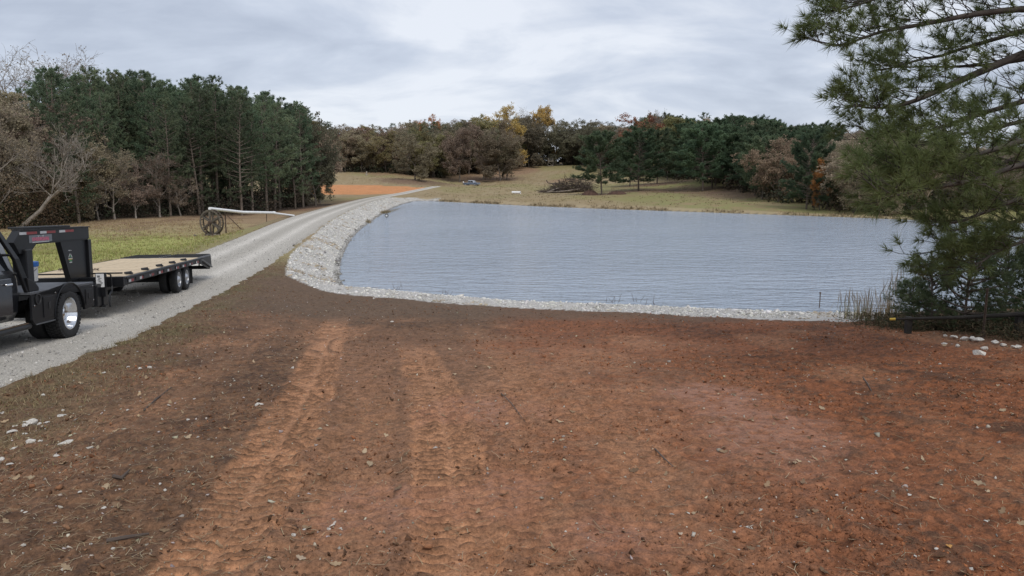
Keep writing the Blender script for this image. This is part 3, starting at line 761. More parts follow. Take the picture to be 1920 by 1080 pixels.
for i in range(2): store('bare%d' % i, deciduous(240 + i, 20, spread=.26, clear=.38, leaves=1, leaf=.2, dens=.3, limbs=14, twig=.020, up=.35), M_bark_pale, ['tan'])
for i in range(2): store('bushoak%d' % i, deciduous(250 + i, 13, spread=.55, clear=.06, leaves=11, leaf=.34, limbs=10), M_bark_g, ['dark', 'olive', 'brown', 'tan'])
print('tris', {k[0]: (len(v[0].polygons), len(v[1].polygons)) for k, v in MESH.items()})
TR = random.Random(5)
KNAMES = {'pine': 'pine_tree', 'bushpine': 'pine_tree', 'oak': 'oak_tree', 'thin': 'autumn_tree', 'bare': 'bare_tree', 'bushoak': 'oak_tree'}
def tree(key, lk, x, y, h, label, group=None, rz=None, sx=1.0, name=None, sink=.1):
    tm, lm, top = MESH[(key, lk)]
    s = h / top
    o = empty(name or KNAMES[key.rstrip('0123456789')], (x, y, h1(x, y) - sink), TR.uniform(0, 6.28) if rz is None else rz)
    o.scale = (s * sx, s * sx, s)
    link('trunk', tm, o); c_ = link('crown', lm, o)
    if lk in LM: c_.material_slots[0].link = 'OBJECT'; c_.material_slots[0].material = LM[lk]
    tag(o, label, 'tree', group)
    return o
# --- skyline of the photograph, to set tree heights
SKYX = [-400, 0, 30, 60, 100, 130, 165, 190, 240, 280, 330, 400, 430, 465, 530, 560, 590, 620, 645, 700, 760, 800, 850, 900, 950, 1010, 1060, 1150, 1215, 1260, 1320, 1370, 1450, 1520, 1600, 1700, 1800, 2100]
SKYY = [150, 165, 150, 145, 132, 150, 160, 140, 150, 145, 170, 155, 170, 178, 190, 200, 203, 222, 232, 234, 232, 226, 228, 218, 212, 216, 222, 222, 224, 224, 216, 224, 228, 238, 234, 240, 262, 262]
def px_of(x, y): return 960 + 1400 * x / (y * CP + 0) if y > 0 else 0
def height_for(x, y, k=1.0):
    return ((335 - np.interp(960 + 1400 * x / y, SKYX, SKYY)) * y / 1400.0 + CAMZ - h1(x, y)) * k
ORD = ['first', 'second', 'third', 'fourth', 'fifth', 'sixth', 'seventh', 'eighth', 'ninth', 'tenth', 'eleventh', 'twelfth', 'thirteenth', 'fourteenth', 'fifteenth', 'sixteenth', 'seventeenth', 'eighteenth', 'nineteenth', 'twentieth',
       'twenty first', 'twenty second', 'twenty third', 'twenty fourth', 'twenty fifth', 'twenty sixth', 'twenty seventh', 'twenty eighth', 'twenty ninth', 'thirtieth']
FRONT_L, FRONT_LB, FRONT_F = [], [], []
# --- left wood
EDGE_L = np.array([at_z(*p, -.25) for p in [(-420, 432), (-150, 432), (0, 428), (70, 423), (150, 416), (250, 410), (350, 407), (450, 404), (510, 399), (555, 393), (578, 388)]] + [(-38, 140), (-44, 158)])
dseg = np.r_[0, np.cumsum(np.hypot(*(EDGE_L[1:] - EDGE_L[:-1]).T))]
cnt = 0
for row in range(7):
    s = TR.uniform(0, 3)
    while s < dseg[-1]:
        x = np.interp(s, dseg, EDGE_L[:, 0]); y = np.interp(s, dseg, EDGE_L[:, 1])
        i = min(np.searchsorted(dseg, s), len(dseg) - 1); t = EDGE_L[i] - EDGE_L[i - 1] if i else EDGE_L[1] - EDGE_L[0]; t = t / np.hypot(*t)
        nx, ny = -t[1], t[0]
        o = 1.0 + row * 5.0 + TR.uniform(-1.6, 1.6)
        xx, yy = x + nx * o + TR.uniform(-1, 1), y + ny * o
        p = 960 + 1400 * xx / yy
        left = p < 120 + TR.uniform(-40, 50)
        if p < 700 and p > -330:
            hh = height_for(xx, yy, TR.uniform(.84, 1.04))
            if left:
                kind = TR.choice(['thin0', 'thin1', 'oak0', 'thin1', 'oak2', 'bare0'] if row else ['thin0', 'thin1', 'bushoak1', 'thin0'])
                lk = 'tan' if kind.startswith('bare') else TR.choice(['tan', 'brown', 'brown'])
                o_ = tree(kind, lk, xx, yy, max(8, hh * TR.uniform(.82, 1.0)), 'brown tree deeper in the far left tangle behind its front trees', 'brown trees at the left end of the wood')
                if row == 0: FRONT_LB.append((p, o_))
            else:
                k_ = TR.choice(['pine0', 'pine1', 'pine2', 'pine3'] if row else ['pine0', 'pine2', 'pine2', 'pine0', 'pine1'])
                o_ = tree(k_, 'pine', xx, yy, hh, 'dark green pine deeper in the left wood behind its front row', 'pines of the left wood', sx=TR.uniform(.9, 1.15))
                if row == 0: FRONT_L.append((p, o_))
            cnt += 1
        s += TR.uniform(3.2, 5.0) if row < 2 else TR.uniform(4, 6)
def px_tree(key, lk, px, py, Y, top, label, group=None, sx=1.0, **kw):
    x, y, z = at_y(px, py, Y)
    h = (py - top) / 1400.0 * Y
    return tree(key, lk, x, y, h, label, group, sx=sx, **kw)
px_tree('oak3', 'dark', 592, 388, 122, 207, 'tall round topped oak at the right end of the left wood', sx=.8)
px_tree('bushoak0', 'dark', 592, 384, 127, 285, 'low spreading oak hanging over the orange clay at the wood corner', sx=.85)
px_tree('bushoak1', 'dark', 560, 393, 118, 300, 'dense dark bushy oak low at the wood edge near the clay', sx=.9)
px_tree('bare0', 'tan', 38, 424, 112, 112, 'bare grey tree rising above the wood at the far left', sx=1.15)
px_tree('bare1', 'tan', 142, 418, 112, 118, 'bare pale tree showing above the pines near the left', sx=1.1)
px_tree('bushoak1', 'brown', 165, 415, 82, 330, 'low russet bush oak just right of the leaning bare tree', sx=.8)
for (px, Y, top, k, lk, sx) in [(215, 84, 275, 'thin0', 'brown', 1.1), (255, 86, 300, 'thin1', 'tan', 1.2), (300, 88, 285, 'thin0', 'brown', 1.2), (340, 90, 320, 'thin1', 'brown', 1.3), (185, 83, 255, 'thin1', 'brown', 1.0)]:
    px_tree(k, lk, px, 409, Y, top, ORD[[185, 215, 255, 300, 340].index(px)] + ' thin brown twiggy tree before the left pines, counted rightwards', 'thin brown trees before the left pines', sx=sx)
px_tree('oak2', 'brown', 600, 382, 138, 232, 'brownish oak stepping down behind the wood corner', sx=.9)
# the leaning bare tree
rngl = np.random.default_rng(77)
lx, ly, _ = at_y(30, 424, 72)
lean = empty('leaning_tree', (lx, ly, h1(lx, ly) - .15)); tag(lean, 'pale bare tree leaning right at the left wood edge with forked trunk', 'tree')
paths = []
def lp(pts, r): 
    P = np.array([[(a - 30) * 72 / 1400., b, (424 - c) * 72 / 1400.] for a, b, c in pts]); paths.append((P, np.linspace(r[0], r[1], len(P)))); return P
def twigs(P, n, L, lv):
    for _ in range(n):
        t = rngl.uniform(.25, 1) * (len(P) - 1); i0 = min(int(t), len(P) - 2); p = P[i0] * (1 - t + i0) + P[i0 + 1] * (t - i0)
        Q = grow(rngl, p, perp(rngl, nrm(P[i0 + 1] - P[i0]), rngl.uniform(.4, 1.1)) + np.array([0, 0, .3]), L * rngl.uniform(.5, 1.2), 5, .2, .06)
        paths.append((Q, np.linspace(.010 + L * .009, .007, 5)))
        if lv: twigs(Q, 5, L * .52, lv - 1)
trk = lp([(30, 0, 427), (55, .2, 405), (75, .3, 388), (95, .4, 362)], (.24, .16))
for pts, r in [([(95, .4, 362), (100, .6, 345), (112, .8, 330), (122, .9, 300), (128, 1.2, 278)], (.12, .04)), ([(84, .3, 378), (110, -.3, 358), (135, -.6, 340), (158, -.8, 322), (176, -1, 306)], (.115, .035)),
               ([(90, .4, 370), (118, .0, 352), (150, -.2, 330), (170, -.1, 312), (163, .1, 290)], (.085, .03)), ([(98, .4, 355), (106, .2, 330), (88, .2, 310), (72, .1, 302)], (.06, .02)),
               ([(112, .8, 330), (118, .7, 300), (123, .7, 285), (137, .8, 270)], (.055, .02)), ([(95, .4, 360), (85, 0, 345), (78, -.2, 335)], (.04, .015))]:
    twigs(lp(pts, r), 11, 1.9, 2)
V, T = sweep_np(paths)
link('trunk', np_mesh('leaning_trunk', V, T, M_bark_pale, smooth=True), lean)
# --- far wood
EF = [(640, 324, 270), (700, 322, 276), (760, 322, 276), (820, 325, 272), (860, 321, 292), (920, 317, 302), (980, 311, 328), (1040, 307, 340), (1100, 308, 335), (1160, 318, 290), (1220, 329, 242), (1280, 339, 202), (1330, 350, 165), (1400, 363, 138), (1450, 376, 114),
      (1500, 389, 102), (1540, 397, 94), (1620, 402, 89), (1720, 405, 87), (1850, 405, 86), (1950, 408, 84), (2150, 410, 84)]
EFX = np.array([at_y(*p)[:2] for p in EF]); EFP = np.array([p[0] for p in EF], float)
dsg = np.r_[0, np.cumsum(np.hypot(*(EFX[1:] - EFX[:-1]).T))]
def far_kind(p, row):
    r = TR.random()
    if p < 720: return TR.choice([('oak0', 'brown'), ('oak1', 'pinkish'), ('oak2', 'olive'), ('oak3', 'dark'), ('pine1', 'pine_far')])
    if p < 850: return TR.choice([('oak1', 'olive'), ('oak2', 'brown'), ('oak3', 'dark'), ('oak4', 'brown'), ('thin0', 'tan'), ('pine0', 'pine_far'), ('oak0', 'pinkish')])
    if p < 970: return TR.choice([('oak1', 'brown'), ('oak3', 'dark'), ('oak0', 'olive'), ('oak4', 'dark')])
    if p < 1200: return TR.choice([('oak4', 'dark'), ('oak3', 'dark'), ('oak1', 'dark'), ('oak0', 'dark'), ('oak2', 'brown'), ('oak4', 'dark')])
    if p < 1300: return TR.choice([('bushpine0', 'pine_far'), ('oak0', 'olive'), ('oak2', 'brown'), ('pine0', 'pine_far'), ('bushpine1', 'pine_far')])
    if p < 1540: return TR.choice([('bushpine0', 'pine_far'), ('bushpine1', 'pine_far'), ('pine2', 'pine_far'), ('pine0', 'pine_far'), ('bushpine0', 'pine_far'), ('oak1', 'pinkish')])
    return TR.choice([('thin0', 'tan'), ('oak1', 'tan'), ('thin1', 'brown'), ('oak2', 'tan'), ('oak4', 'brown'), ('pine1', 'pine_far')])
LBL = {'pine_far': ('green pine deeper in the far wood behind its edge', 'pines of the far wood'), 'dark': ('dark oak deeper in the far wood behind its edge', 'dark oaks of the far wood'),
       'brown': ('brown oak deeper in the far wood behind its edge', 'brown oaks of the far wood'), 'tan': ('tan tree deeper in the far wood behind its edge', 'tan trees of the far wood'),
       'olive': ('olive oak deeper in the far wood behind its edge', 'olive oaks of the far wood'), 'pinkish': ('russet oak deeper in the far wood behind its edge', 'russet oaks of the far wood')}
for row in range(5):
    s = TR.uniform(0, 4)
    while s < dsg[-1]:
        x, y = np.interp(s, dsg, EFX[:, 0]), np.interp(s, dsg, EFX[:, 1]); i = min(max(1, np.searchsorted(dsg, s)), len(dsg) - 1); t = EFX[i] - EFX[i - 1]; t /= np.hypot(*t)
        o = 2 + row * 8.5 + TR.uniform(-2.5, 2.5); xx, yy = x - t[1] * o + TR.uniform(-1.5, 1.5), y + t[0] * o
        p = 960 + 1400 * xx / yy
        if 600 < p < 2120:
            key, lk = far_kind(p, row)
            hh = height_for(xx, yy, TR.uniform(.80, 1.02)) * (.92 if row == 0 else 1)
            o_ = tree(key, lk, xx, yy, hh, *LBL[lk], sx=TR.uniform(.95, 1.3))
            if row == 0: FRONT_F.append((p, o_, lk))
        f = yy / 280.
        s += TR.uniform(6, 9) * (.55 + .45 * f) * (1.0 if row < 2 else 1.3)
for i, (p, o_) in enumerate(sorted(FRONT_L, key=lambda t: -t[0])): o_['label'] = ORD[i] + ' front row pine of the left wood counted from its clay corner'
for i, (p, o_) in enumerate(sorted(FRONT_LB, key=lambda t: -t[0])): o_['label'] = ORD[i] + ' front brown tree of the left tangle counted from the pines'
KN = {'pine_far': 'green pine', 'dark': 'dark oak', 'brown': 'brown oak', 'tan': 'tan tree', 'olive': 'olive oak', 'pinkish': 'russet oak'}; cn = {}
for p, o_, lk in sorted(FRONT_F, key=lambda t: t[0]):
    cn[lk] = cn.get(lk, -1) + 1
    o_['label'] = ORD[min(cn[lk], 29)] + ' ' + KN[lk] + ' from the left along the edge of the far wood'
px_tree('oak4', 'brown', 778, 338, 238, 243, 'wide brown oak standing alone beyond the orange clay pad', sx=1.15)
px_tree('oak0', 'brown', 862, 337, 262, 224, 'tall brown oak with dark trunk just behind the parked pickup', sx=1.0)
px_tree('oak3', 'brown', 938, 336, 268, 238, 'dense grey brown oak right of the pickup, dark trunk', sx=1.15)
px_tree('oak2', 'brown', 950, 335, 270, 250, 'slimmer brown oak tucked against the right side of the dense oak', sx=.9)
px_tree('thin1', 'brown', 905, 330, 275, 255, 'small thin brown tree between the two tall field oaks', sx=1.1)
px_tree('oak1', 'yellow', 948, 318, 322, 197, 'tall yellow autumn tree rising above the far wood', sx=.9)
px_tree('oak2', 'yellow', 1012, 312, 345, 200, 'golden orange autumn tree right of the tall yellow one', sx=.8)
px_tree('bare0', 'tan', 985, 315, 345, 205, 'bare twiggy treetop between the two yellow autumn trees', sx=1.0)
px_tree('oak0', 'orange', 805, 326, 300, 220, 'small orange autumn treetop above the far wood beyond the clay', sx=.7)
px_tree('oak1', 'red', 1208, 335, 262, 222, 'rusty red autumn treetop in the far wood', sx=1.25)
px_tree('bare1', 'tan', 1232, 330, 262, 212, 'bare twigs standing above the rusty red treetop', sx=.9)
px_tree('oak2', 'olive', 1275, 338, 222, 222, 'yellowish green oak crown right of the rusty red treetop', sx=1.2)
px_tree('oak2', 'orange', 1536, 396, 96, 292, 'small bright orange tree at the right end of the far pines', sx=.55)
px_tree('bushpine0', 'pine_far', 1128, 365, 148, 253, 'rounded green pine beside the brush pile with pale trunk', sx=1.2)
px_tree('bushpine1', 'pine_far', 1197, 358, 164, 247, 'broad dark pine with cluster of trunks right of the brush pile', sx=1.35)
px_tree('bushpine0', 'pine_far', 1181, 347, 186, 250, 'dark pine half hidden behind the cluster of trunks', sx=1.0)
px_tree('bushpine1', 'pine_far', 1232, 347, 188, 250, 'pine standing on the green slope right of the trunk cluster', sx=1.1)
px_tree('bushpine0', 'pine_far', 1318, 357, 152, 238, 'large dark pine at the edge of the green slope', sx=1.2)
# low growth closing the wood edges
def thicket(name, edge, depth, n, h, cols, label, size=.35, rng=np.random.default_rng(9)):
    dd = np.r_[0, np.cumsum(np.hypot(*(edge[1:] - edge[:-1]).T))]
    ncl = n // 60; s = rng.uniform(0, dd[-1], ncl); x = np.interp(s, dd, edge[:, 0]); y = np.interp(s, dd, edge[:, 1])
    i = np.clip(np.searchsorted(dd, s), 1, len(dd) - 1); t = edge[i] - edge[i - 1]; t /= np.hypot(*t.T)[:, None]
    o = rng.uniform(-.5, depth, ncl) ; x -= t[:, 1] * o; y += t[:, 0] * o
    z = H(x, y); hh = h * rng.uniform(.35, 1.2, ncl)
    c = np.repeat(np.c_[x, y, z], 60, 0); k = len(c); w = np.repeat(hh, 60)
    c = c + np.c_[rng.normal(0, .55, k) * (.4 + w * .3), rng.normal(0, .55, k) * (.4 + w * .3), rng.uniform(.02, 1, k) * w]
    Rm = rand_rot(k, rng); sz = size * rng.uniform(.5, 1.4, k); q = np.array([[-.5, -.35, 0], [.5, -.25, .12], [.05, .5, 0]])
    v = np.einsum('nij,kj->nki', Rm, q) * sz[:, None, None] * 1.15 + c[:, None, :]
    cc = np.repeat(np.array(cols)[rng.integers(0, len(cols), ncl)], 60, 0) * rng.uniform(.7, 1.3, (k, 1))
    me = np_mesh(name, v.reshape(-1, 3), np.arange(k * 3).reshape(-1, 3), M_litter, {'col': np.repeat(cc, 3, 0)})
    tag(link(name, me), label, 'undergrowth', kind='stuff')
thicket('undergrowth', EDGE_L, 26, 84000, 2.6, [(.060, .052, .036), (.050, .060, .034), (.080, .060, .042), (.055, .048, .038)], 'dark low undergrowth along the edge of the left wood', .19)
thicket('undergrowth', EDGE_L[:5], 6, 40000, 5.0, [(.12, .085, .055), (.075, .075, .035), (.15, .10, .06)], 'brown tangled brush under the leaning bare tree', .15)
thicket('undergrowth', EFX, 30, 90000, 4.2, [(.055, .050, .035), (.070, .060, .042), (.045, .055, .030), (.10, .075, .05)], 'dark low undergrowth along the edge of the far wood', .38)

def shifted(edge, o):
    t = np.gradient(edge, axis=0); t /= np.hypot(*t.T)[:, None]; return edge + np.c_[-t[:, 1], t[:, 0]] * o
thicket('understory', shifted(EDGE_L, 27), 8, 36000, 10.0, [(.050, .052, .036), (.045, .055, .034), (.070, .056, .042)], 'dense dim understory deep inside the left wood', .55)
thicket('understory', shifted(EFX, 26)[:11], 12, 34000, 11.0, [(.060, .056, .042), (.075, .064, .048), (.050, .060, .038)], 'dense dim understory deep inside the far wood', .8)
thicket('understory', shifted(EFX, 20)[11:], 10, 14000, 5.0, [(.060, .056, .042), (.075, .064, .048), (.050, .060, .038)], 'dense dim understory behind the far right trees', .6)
# ---------------------------------------------------------------- vehicles
M_black = mat('black_satin_steel', (.007, .0075, .009), .38, var=.25, scale=3, spec=.32)
M_black2 = mat('black_dusty_steel', (.018, .018, .019), .62, var=.3, scale=4, bump=.1)
M_grey = mat('charcoal_truck_paint', (.030, .032, .037), .28, metal=.35, var=.08, scale=2, coat=.7)
M_rubber = mat('tyre_rubber', (.020, .020, .021), .85, var=.3, scale=9, bump=.25, bscale=40)
M_alloy = mat('polished_alloy', (.72, .73, .75), .16, metal=1.0, var=.04)
M_silver = mat('silver_wheel_paint', (.50, .51, .53), .35, metal=.6, var=.06)
M_chrome = mat('chrome', (.75, .76, .78), .10, metal=1.0, var=.03)
M_wood = mat('pale_pine_plank', (.56, .44, .29), .75, var=.16, scale=3.2, bump=.25, bscale=18)
# stretch plank grain
for nme in ('Noise Texture',): pass
M_white = mat('white_plastic', (.72, .72, .70), .5, var=.08, scale=5)
M_blue = mat('blue_plastic', (.03, .16, .50), .4, var=.1)
M_red = mat('red_reflective_film', (.30, .035, .035), .4, var=.15)
M_wfilm = mat('white_reflective_film', (.62, .62, .62), .4, var=.1)
M_plate = mat('grey_sign_plate', (.20, .21, .23), .4, metal=.3, var=.12, scale=12)
M_pink = mat('pink_lettering', (.62, .14, .22), .5, var=.2, scale=30)
M_green = mat('green_emblem', (.06, .22, .09), .5, var=.2, scale=20)
M_yellow = mat('yellow_paint', (.62, .42, .06), .5, var=.15)
M_glass = mat('dark_tinted_glass', (.010, .012, .014), .06, var=.1, spec=.8)
M_deckgrey = mat('grey_steel_deck', (.10, .105, .115), .45, metal=.2, var=.2, scale=3)
M_rampgrey = mat('worn_grey_ramp', (.19, .19, .20), .55, metal=.3, var=.2, scale=4)
M_bluegrey = mat('blue_grey_pickup_paint', (.16, .21, .31), .3, metal=.3, var=.06, coat=.5)
M_lamp = mat('red_lamp_lens', (.25, .02, .02), .25, var=.1)
M_rust = mat('rusted_steel', (.085, .058, .042), .85, var=.4, scale=6, bump=.3)
M_greywood = mat('weathered_wood', (.17, .15, .125), .9, var=.3, scale=5, bump=.4)

def rmat(loc, rz, pitch): return Matrix.Translation(loc) @ Matrix.Rotation(rz, 4, 'Z') @ Matrix.Rotation(-pitch, 4, 'Y')
def local_hit(Minv, px, py, axis, val):
    """where a sight line meets a plane of the thing's own frame"""
    o = Minv @ Vector((0, 0, CAMZ)); d = ray(px, py); d = (Minv.to_3x3() @ Vector(d)); t = (val - o[axis]) / d[axis]
    return o + d * t
def tyre_profile(ro, ri, w, b=.035):
    """closed ring profile (radius, y) centred on y=0"""
    h = w / 2
    return [(ri, -h * .78), (ri + .02, -h * .98), ((ro + ri) / 2, -h * 1.04), (ro - b * 1.3, -h), (ro - b * .35, -h * .88), (ro, -h * .70), (ro, h * .70), (ro - b * .35, h * .88), (ro - b * 1.3, h), ((ro + ri) / 2, h * 1.04), (ri + .02, h * .98), (ri, h * .78)]
_wc = {}
def wheel(parent, x, y, z, ro, ri, w, side, style):
    key = (ro, ri, w, style)
    if key not in _wc:
        tb = MB().lathe(tyre_profile(ro, ri, w), 48, closed=True)
        if style in ('dish', 'front'):
            for k in range(42):
                a = 2 * math.pi * k / 42
                for (yo, da) in ((-.36, 0), (-.12, .5), (.12, 0), (.36, .5)):
                    Mx = Matrix.Rotation(-(a + da * 2 * math.pi / 42), 4, 'Y')
                    tb.box(ro - .015, ro + .016, yo * w - .10 * w, yo * w + .10 * w, -ro * .052, ro * .052, Mx)
        rb = MB()
        h = w / 2
        if style == 'dish':
            rb.lathe([(ri + .012, h * .96), (ri - .004, h * .98), (ri - .016, h * .85), (ri - .03, -.01), (ri - .055, -.045), (.13, -.05), (.12, .0), (.085, .03), (.0, .035)], 40)
            for k in range(8):
                a = 2 * math.pi * k / 8; Mx = Matrix.Rotation(-a, 4, 'Y')
                rb.box(.155, .18, -.05, -.01, -.014, .014, Mx)
        elif style == 'front':
            rb.lathe([(ri + .012, h * .96), (ri - .01, h * .9), (ri - .03, h * .55), (.17, h * .95), (.13, h * 1.15), (.0, h * 1.2)], 40)
        elif style == 'trailer':
            rb.lathe([(ri + .01, h * .92), (ri - .01, h * .9), (ri - .025, h * .45), (ri - .07, h * .40), (.11, h * .62), (.085, h * 1.0), (.05, h * 1.18), (0, h * 1.2)], 36)
        else:
            rb.lathe([(ri + .01, h * .9), (ri - .02, h * .6), (ri - .03, 0), (.0, 0)], 32)
        _wc[key] = (tb, rb)
    tb, rb = _wc[key]
    o = empty('wheel', (x, y, z), 0, parent)
    if side < 0: o.rotation_euler = (0, 0, math.pi)
    def cached(nm, mb, mt):
        ck = key + (nm,)
        if ck not in _wc:
            ob = mb.build(nm, mt, o, smooth=True); _wc[ck] = ob.data
        else: link(nm, _wc[ck], o)
    cached('tyre', tb, M_rubber); cached('rim', rb, {'dish': M_alloy, 'front': M_alloy, 'trailer': M_silver}.get(style, M_black2))
    return o

# ---- gooseneck trailer (x towards the truck, +y the side facing the camera)
TL = Vector((-11.23, 22.38, 0)); TL.z = float(np.interp(22.38, [18, 23, 28], [1.06, .84, .76])) + .035
TRZ, TPI = R(-80), R(2.5)
TM = rmat(TL, TRZ, TPI); TI = TM.inverted()
trl = empty('flatbed_trailer', TL); trl.rotation_euler = (0, -TPI, TRZ)
tag(trl, 'long black gooseneck flatbed trailer with pale plank deck', 'trailer')
DZ = .90
for s in (-1, 1):
    MB().box(-2.0, 5.5, s * .42 - .07, s * .42 + .07, .48, .80).build('main_beam', M_black, trl, bevel=.01)
    MB().box(-2.15, 5.5, s * 1.25 - .045, s * 1.25 + .045, DZ - .17, DZ - .012).build('side_rail', M_black, trl, bevel=.008)
    rr = MB().box(-2.1, 5.45, s * 1.315 - .01, s * 1.315 + .01, DZ - .055, DZ - .012)
    for k in range(13): rr.box(-1.9 + k * .6, -1.84 + k * .6, s * 1.296 - .012, s * 1.296 + .012, DZ - .15, DZ - .014)
    rr.build('stake_rail', M_black2, trl)
for k in range(11):
    x = -1.9 + k * .72
    MB().box(x - .03, x + .03, -1.19, 1.19, DZ - .13, DZ - .05).build('crossmember', M_black2, trl)
MB().box(5.5, 5.62, -1.295, 1.295, DZ - .22, DZ + .012).build('front_beam', M_black, trl, bevel=.01)
MB().tube([(5.30, 1.18, DZ + .075), (5.30, -1.18, DZ + .075)], .02, 6).build('front_bar', M_black, trl, smooth=True)
npl = 13; pw = 2.40 / npl; me_p = None
for k in range(npl):
    y0 = -1.2 + k * pw
    if me_p is None:
        o = MB().box(-2.1, 5.49, .004, pw - .004, -.05, 0).build('plank', M_wood, trl, bevel=.004); me_p = o.data; o.location = (0, y0, DZ)
    else:
        o = link('plank', me_p, trl, (0, y0, DZ + random.uniform(-.004, .004)))
        md = o.modifiers.new('bevel', 'BEVEL'); md.width = .004
lx_ = lambda px, py, y: local_hit(TI, px, py, 1, y)
NY = .46
y0, y1 = .35, .51
MB().prism([(5.30, 2.06), (5.30, 1.79), (8.0, 1.79), (8.30, 1.62), (8.75, 1.62), (8.95, 1.84), (8.62, 2.06)], 1, y0, y1).build('neck_beam', M_black, trl, bevel=.008)
MB().box(5.28, 8.62, y0 - .02, y1 + .02, 2.058, 2.078).build('neck_flange', M_black2, trl)
MB().box(5.44, 8.0, y0 - .02, y1 + .02, 1.776, 1.792).build('neck_flange', M_black2, trl)
MB().prism([(6.85, 1.776), (5.46, 1.776), (5.46, .62), (6.28, .62)], 1, y0 + .03, y1 - .02).build('gusset_plate', M_black, trl)
MB().box(5.28, 5.46, y0 - .03, y1 + .03, .5, 1.776).build('neck_upright', M_black, trl, bevel=.006)
MB().box(8.32, 8.60, .30, .56, .98, 1.70).build('coupler', M_black, trl, bevel=.02)
MB().tube([(8.0, .43, 1.78), (8.34, .43, 1.45)], .03, 6).build('coupler_brace', M_black2, trl)
MB().box(6.3, 8.5, .22, .50, 2.079, 2.12).build('neck_cover', M_black2, trl, bevel=.01)
MB().box(5.63, 6.30, -1.0, .95, .30, .80).build('toolbox', M_black, trl, bevel=.02)
# reflective strips
def strip(px0, px1, z0, z1, y, mt, nm):
    a = lx_(px0, 0, y).x if False else None
for (w0, w1, r1, py) in [(36, 49, 69, 435), (75, 87, 104, 435), (111, 122, 138, 434)]:
    a, b, c = lx_(w0, py, NY + .05).x, lx_(w1, py, NY + .05).x, lx_(r1, py, NY + .05).x
    MB().box(b, a, NY + .0505, NY + .0535, 1.975, 2.025).build('white_reflector', M_wfilm, trl)
    MB().box(c, b - .004, NY + .0505, NY + .0535, 1.975, 2.025).build('red_reflector', M_red, trl)
xs = 5.25
for k in range(9):
    MB().box(xs - .16, xs, 1.296, 1.299, DZ - .150, DZ - .085).build('white_reflector', M_wfilm, trl)
    MB().box(xs - .36, xs - .165, 1.296, 1.299, DZ - .150, DZ - .085).build('red_reflector', M_red, trl)
    xs -= .82
# sign plate on the neck with its worn pink lettering
a, b = lx_(54, 448, NY + .05), lx_(97, 448, NY + .05)
plate = MB().box(b.x, a.x, NY + .0505, NY + .056, 1.81, 1.955).build('sign_plate', M_plate, trl)
yp0, yp1 = NY + .0565, NY + .0585
lt = MB(); L0, L1 = a.x - .13, b.x + .13; nl_ = 9; cw = (L0 - L1) / nl_
rl = random.Random(3)
for k in range(nl_):
    xx = L0 - k * cw; w_ = cw * .82
    lt.box(xx - w_ * .28, xx, yp0, yp1, 1.838, 1.908); lt.box(xx - w_, xx - w_ * .72, yp0, yp1, 1.838, 1.908)
    for zz0 in rl.sample([1.838, 1.866, 1.893], 2): lt.box(xx - w_ * .74, xx - w_ * .26, yp0, yp1, zz0, zz0 + .015)
lt.build('lettering', M_pink, plate)
wt = MB(); xm = (a.x + b.x) / 2
for k in (-1, 1):
    wt.prism([(xm + k * .10 - .035, 1.948), (xm + k * .10 - .022, 1.948), (xm + k * .10 + .004, 1.918), (xm + k * .10 + .028, 1.948), (xm + k * .10 + .041, 1.948), (xm + k * .10 + .006, 1.908)], 1, yp0, yp1)
for k in range(16): wt.box(L0 - k * (L0 - L1) / 16 - .034, L0 - k * (L0 - L1) / 16, yp0, yp1, 1.806, 1.824)
wt.build('white_lettering', M_wfilm, plate)
# mountain emblem on the gusset
ec = lx_(132, 484, NY + .03); eb = MB(); ex, ez = ec.x, ec.z; yq0, yq1 = NY + .0305, NY + .0335
for (dx, dz, w_, h_) in [(-.08, .16, .03, .012), (-.03, .165, .02, .012), (.01, .16, .035, .018), (.06, .165, .02, .012)]: eb.box(ex + dx, ex + dx + w_, yq0, yq1, ez + dz, ez + dz + h_)
eb.prism([(ex + .10, ez + .02), (ex + .03, ez + .10), (ex + .02, ez + .085), (ex + .075, ez + .02)], 1, yq0, yq1).prism([(ex - .10, ez + .02), (ex - .02, ez + .10), (ex - .015, ez + .075), (ex - .07, ez + .02)], 1, yq0, yq1)
eb.box(ex - .115, ex + .115, yq0, yq1, ez - .012, ez + .002).box(ex - .07, ex + .07, yq0, yq1, ez - .10, ez - .082)
eb.build('white_emblem', M_wfilm, trl)['kind'] = 'stuff'
MB().prism([(ex - .07, ez + .02), (ex + .07, ez + .02), (ex, ez + .075)], 1, yq0, yq1).prism([(ex - .09, ez - .035), (ex + .09, ez - .035), (ex + .05, ez - .078), (ex - .05, ez - .078)], 1, yq0, yq1).build('green_emblem', M_green, trl)
MB().box(ex - .10, ex + .10, yq0, yq1, ez - .030, ez - .014).build('yellow_emblem', M_yellow, trl)
# landing jack with its sticker and crank
jp = lx_(195, 522, 1.0); jx = jp.x
MB().box(jx - .06, jx + .07, .84, 1.04, .50, 1.04).box(jx - .04, jx + .04, .90, .98, .30, .50).box(jx - .09, jx + .09, .85, 1.03, .27, .30).build('landing_jack', M_black, trl, bevel=.006)
jl = MB().box(jx + .0705, jx + .0735, .855, 1.025, .72, 1.02).build('sticker', M_wfilm, trl)
jm = MB(); rl = random.Random(8)
for k in range(9):
    z0 = .752 + k * .027; x0 = rl.uniform(-.045, 0); jm.box(jx + .074, jx + .0755,   .945 + x0 * 1.5, .945 + x0 * 1.5 + rl.uniform(.05, .07), z0, z0 + rl.uniform(.008, .02))
jm.build('printed_marks', M_black, jl)
MB().tube([(jx - .10, 1.05, 1.0), (jx - .16, 1.09, .98), (jx - .17, 1.1, .72), (jx - .10, 1.12, .62), (jx + .12, 1.14, .56), (jx + .2, 1.15, .40), (jx + .2, 1.16, .28)], .017, 6).build('crank', M_black, trl, smooth=True)
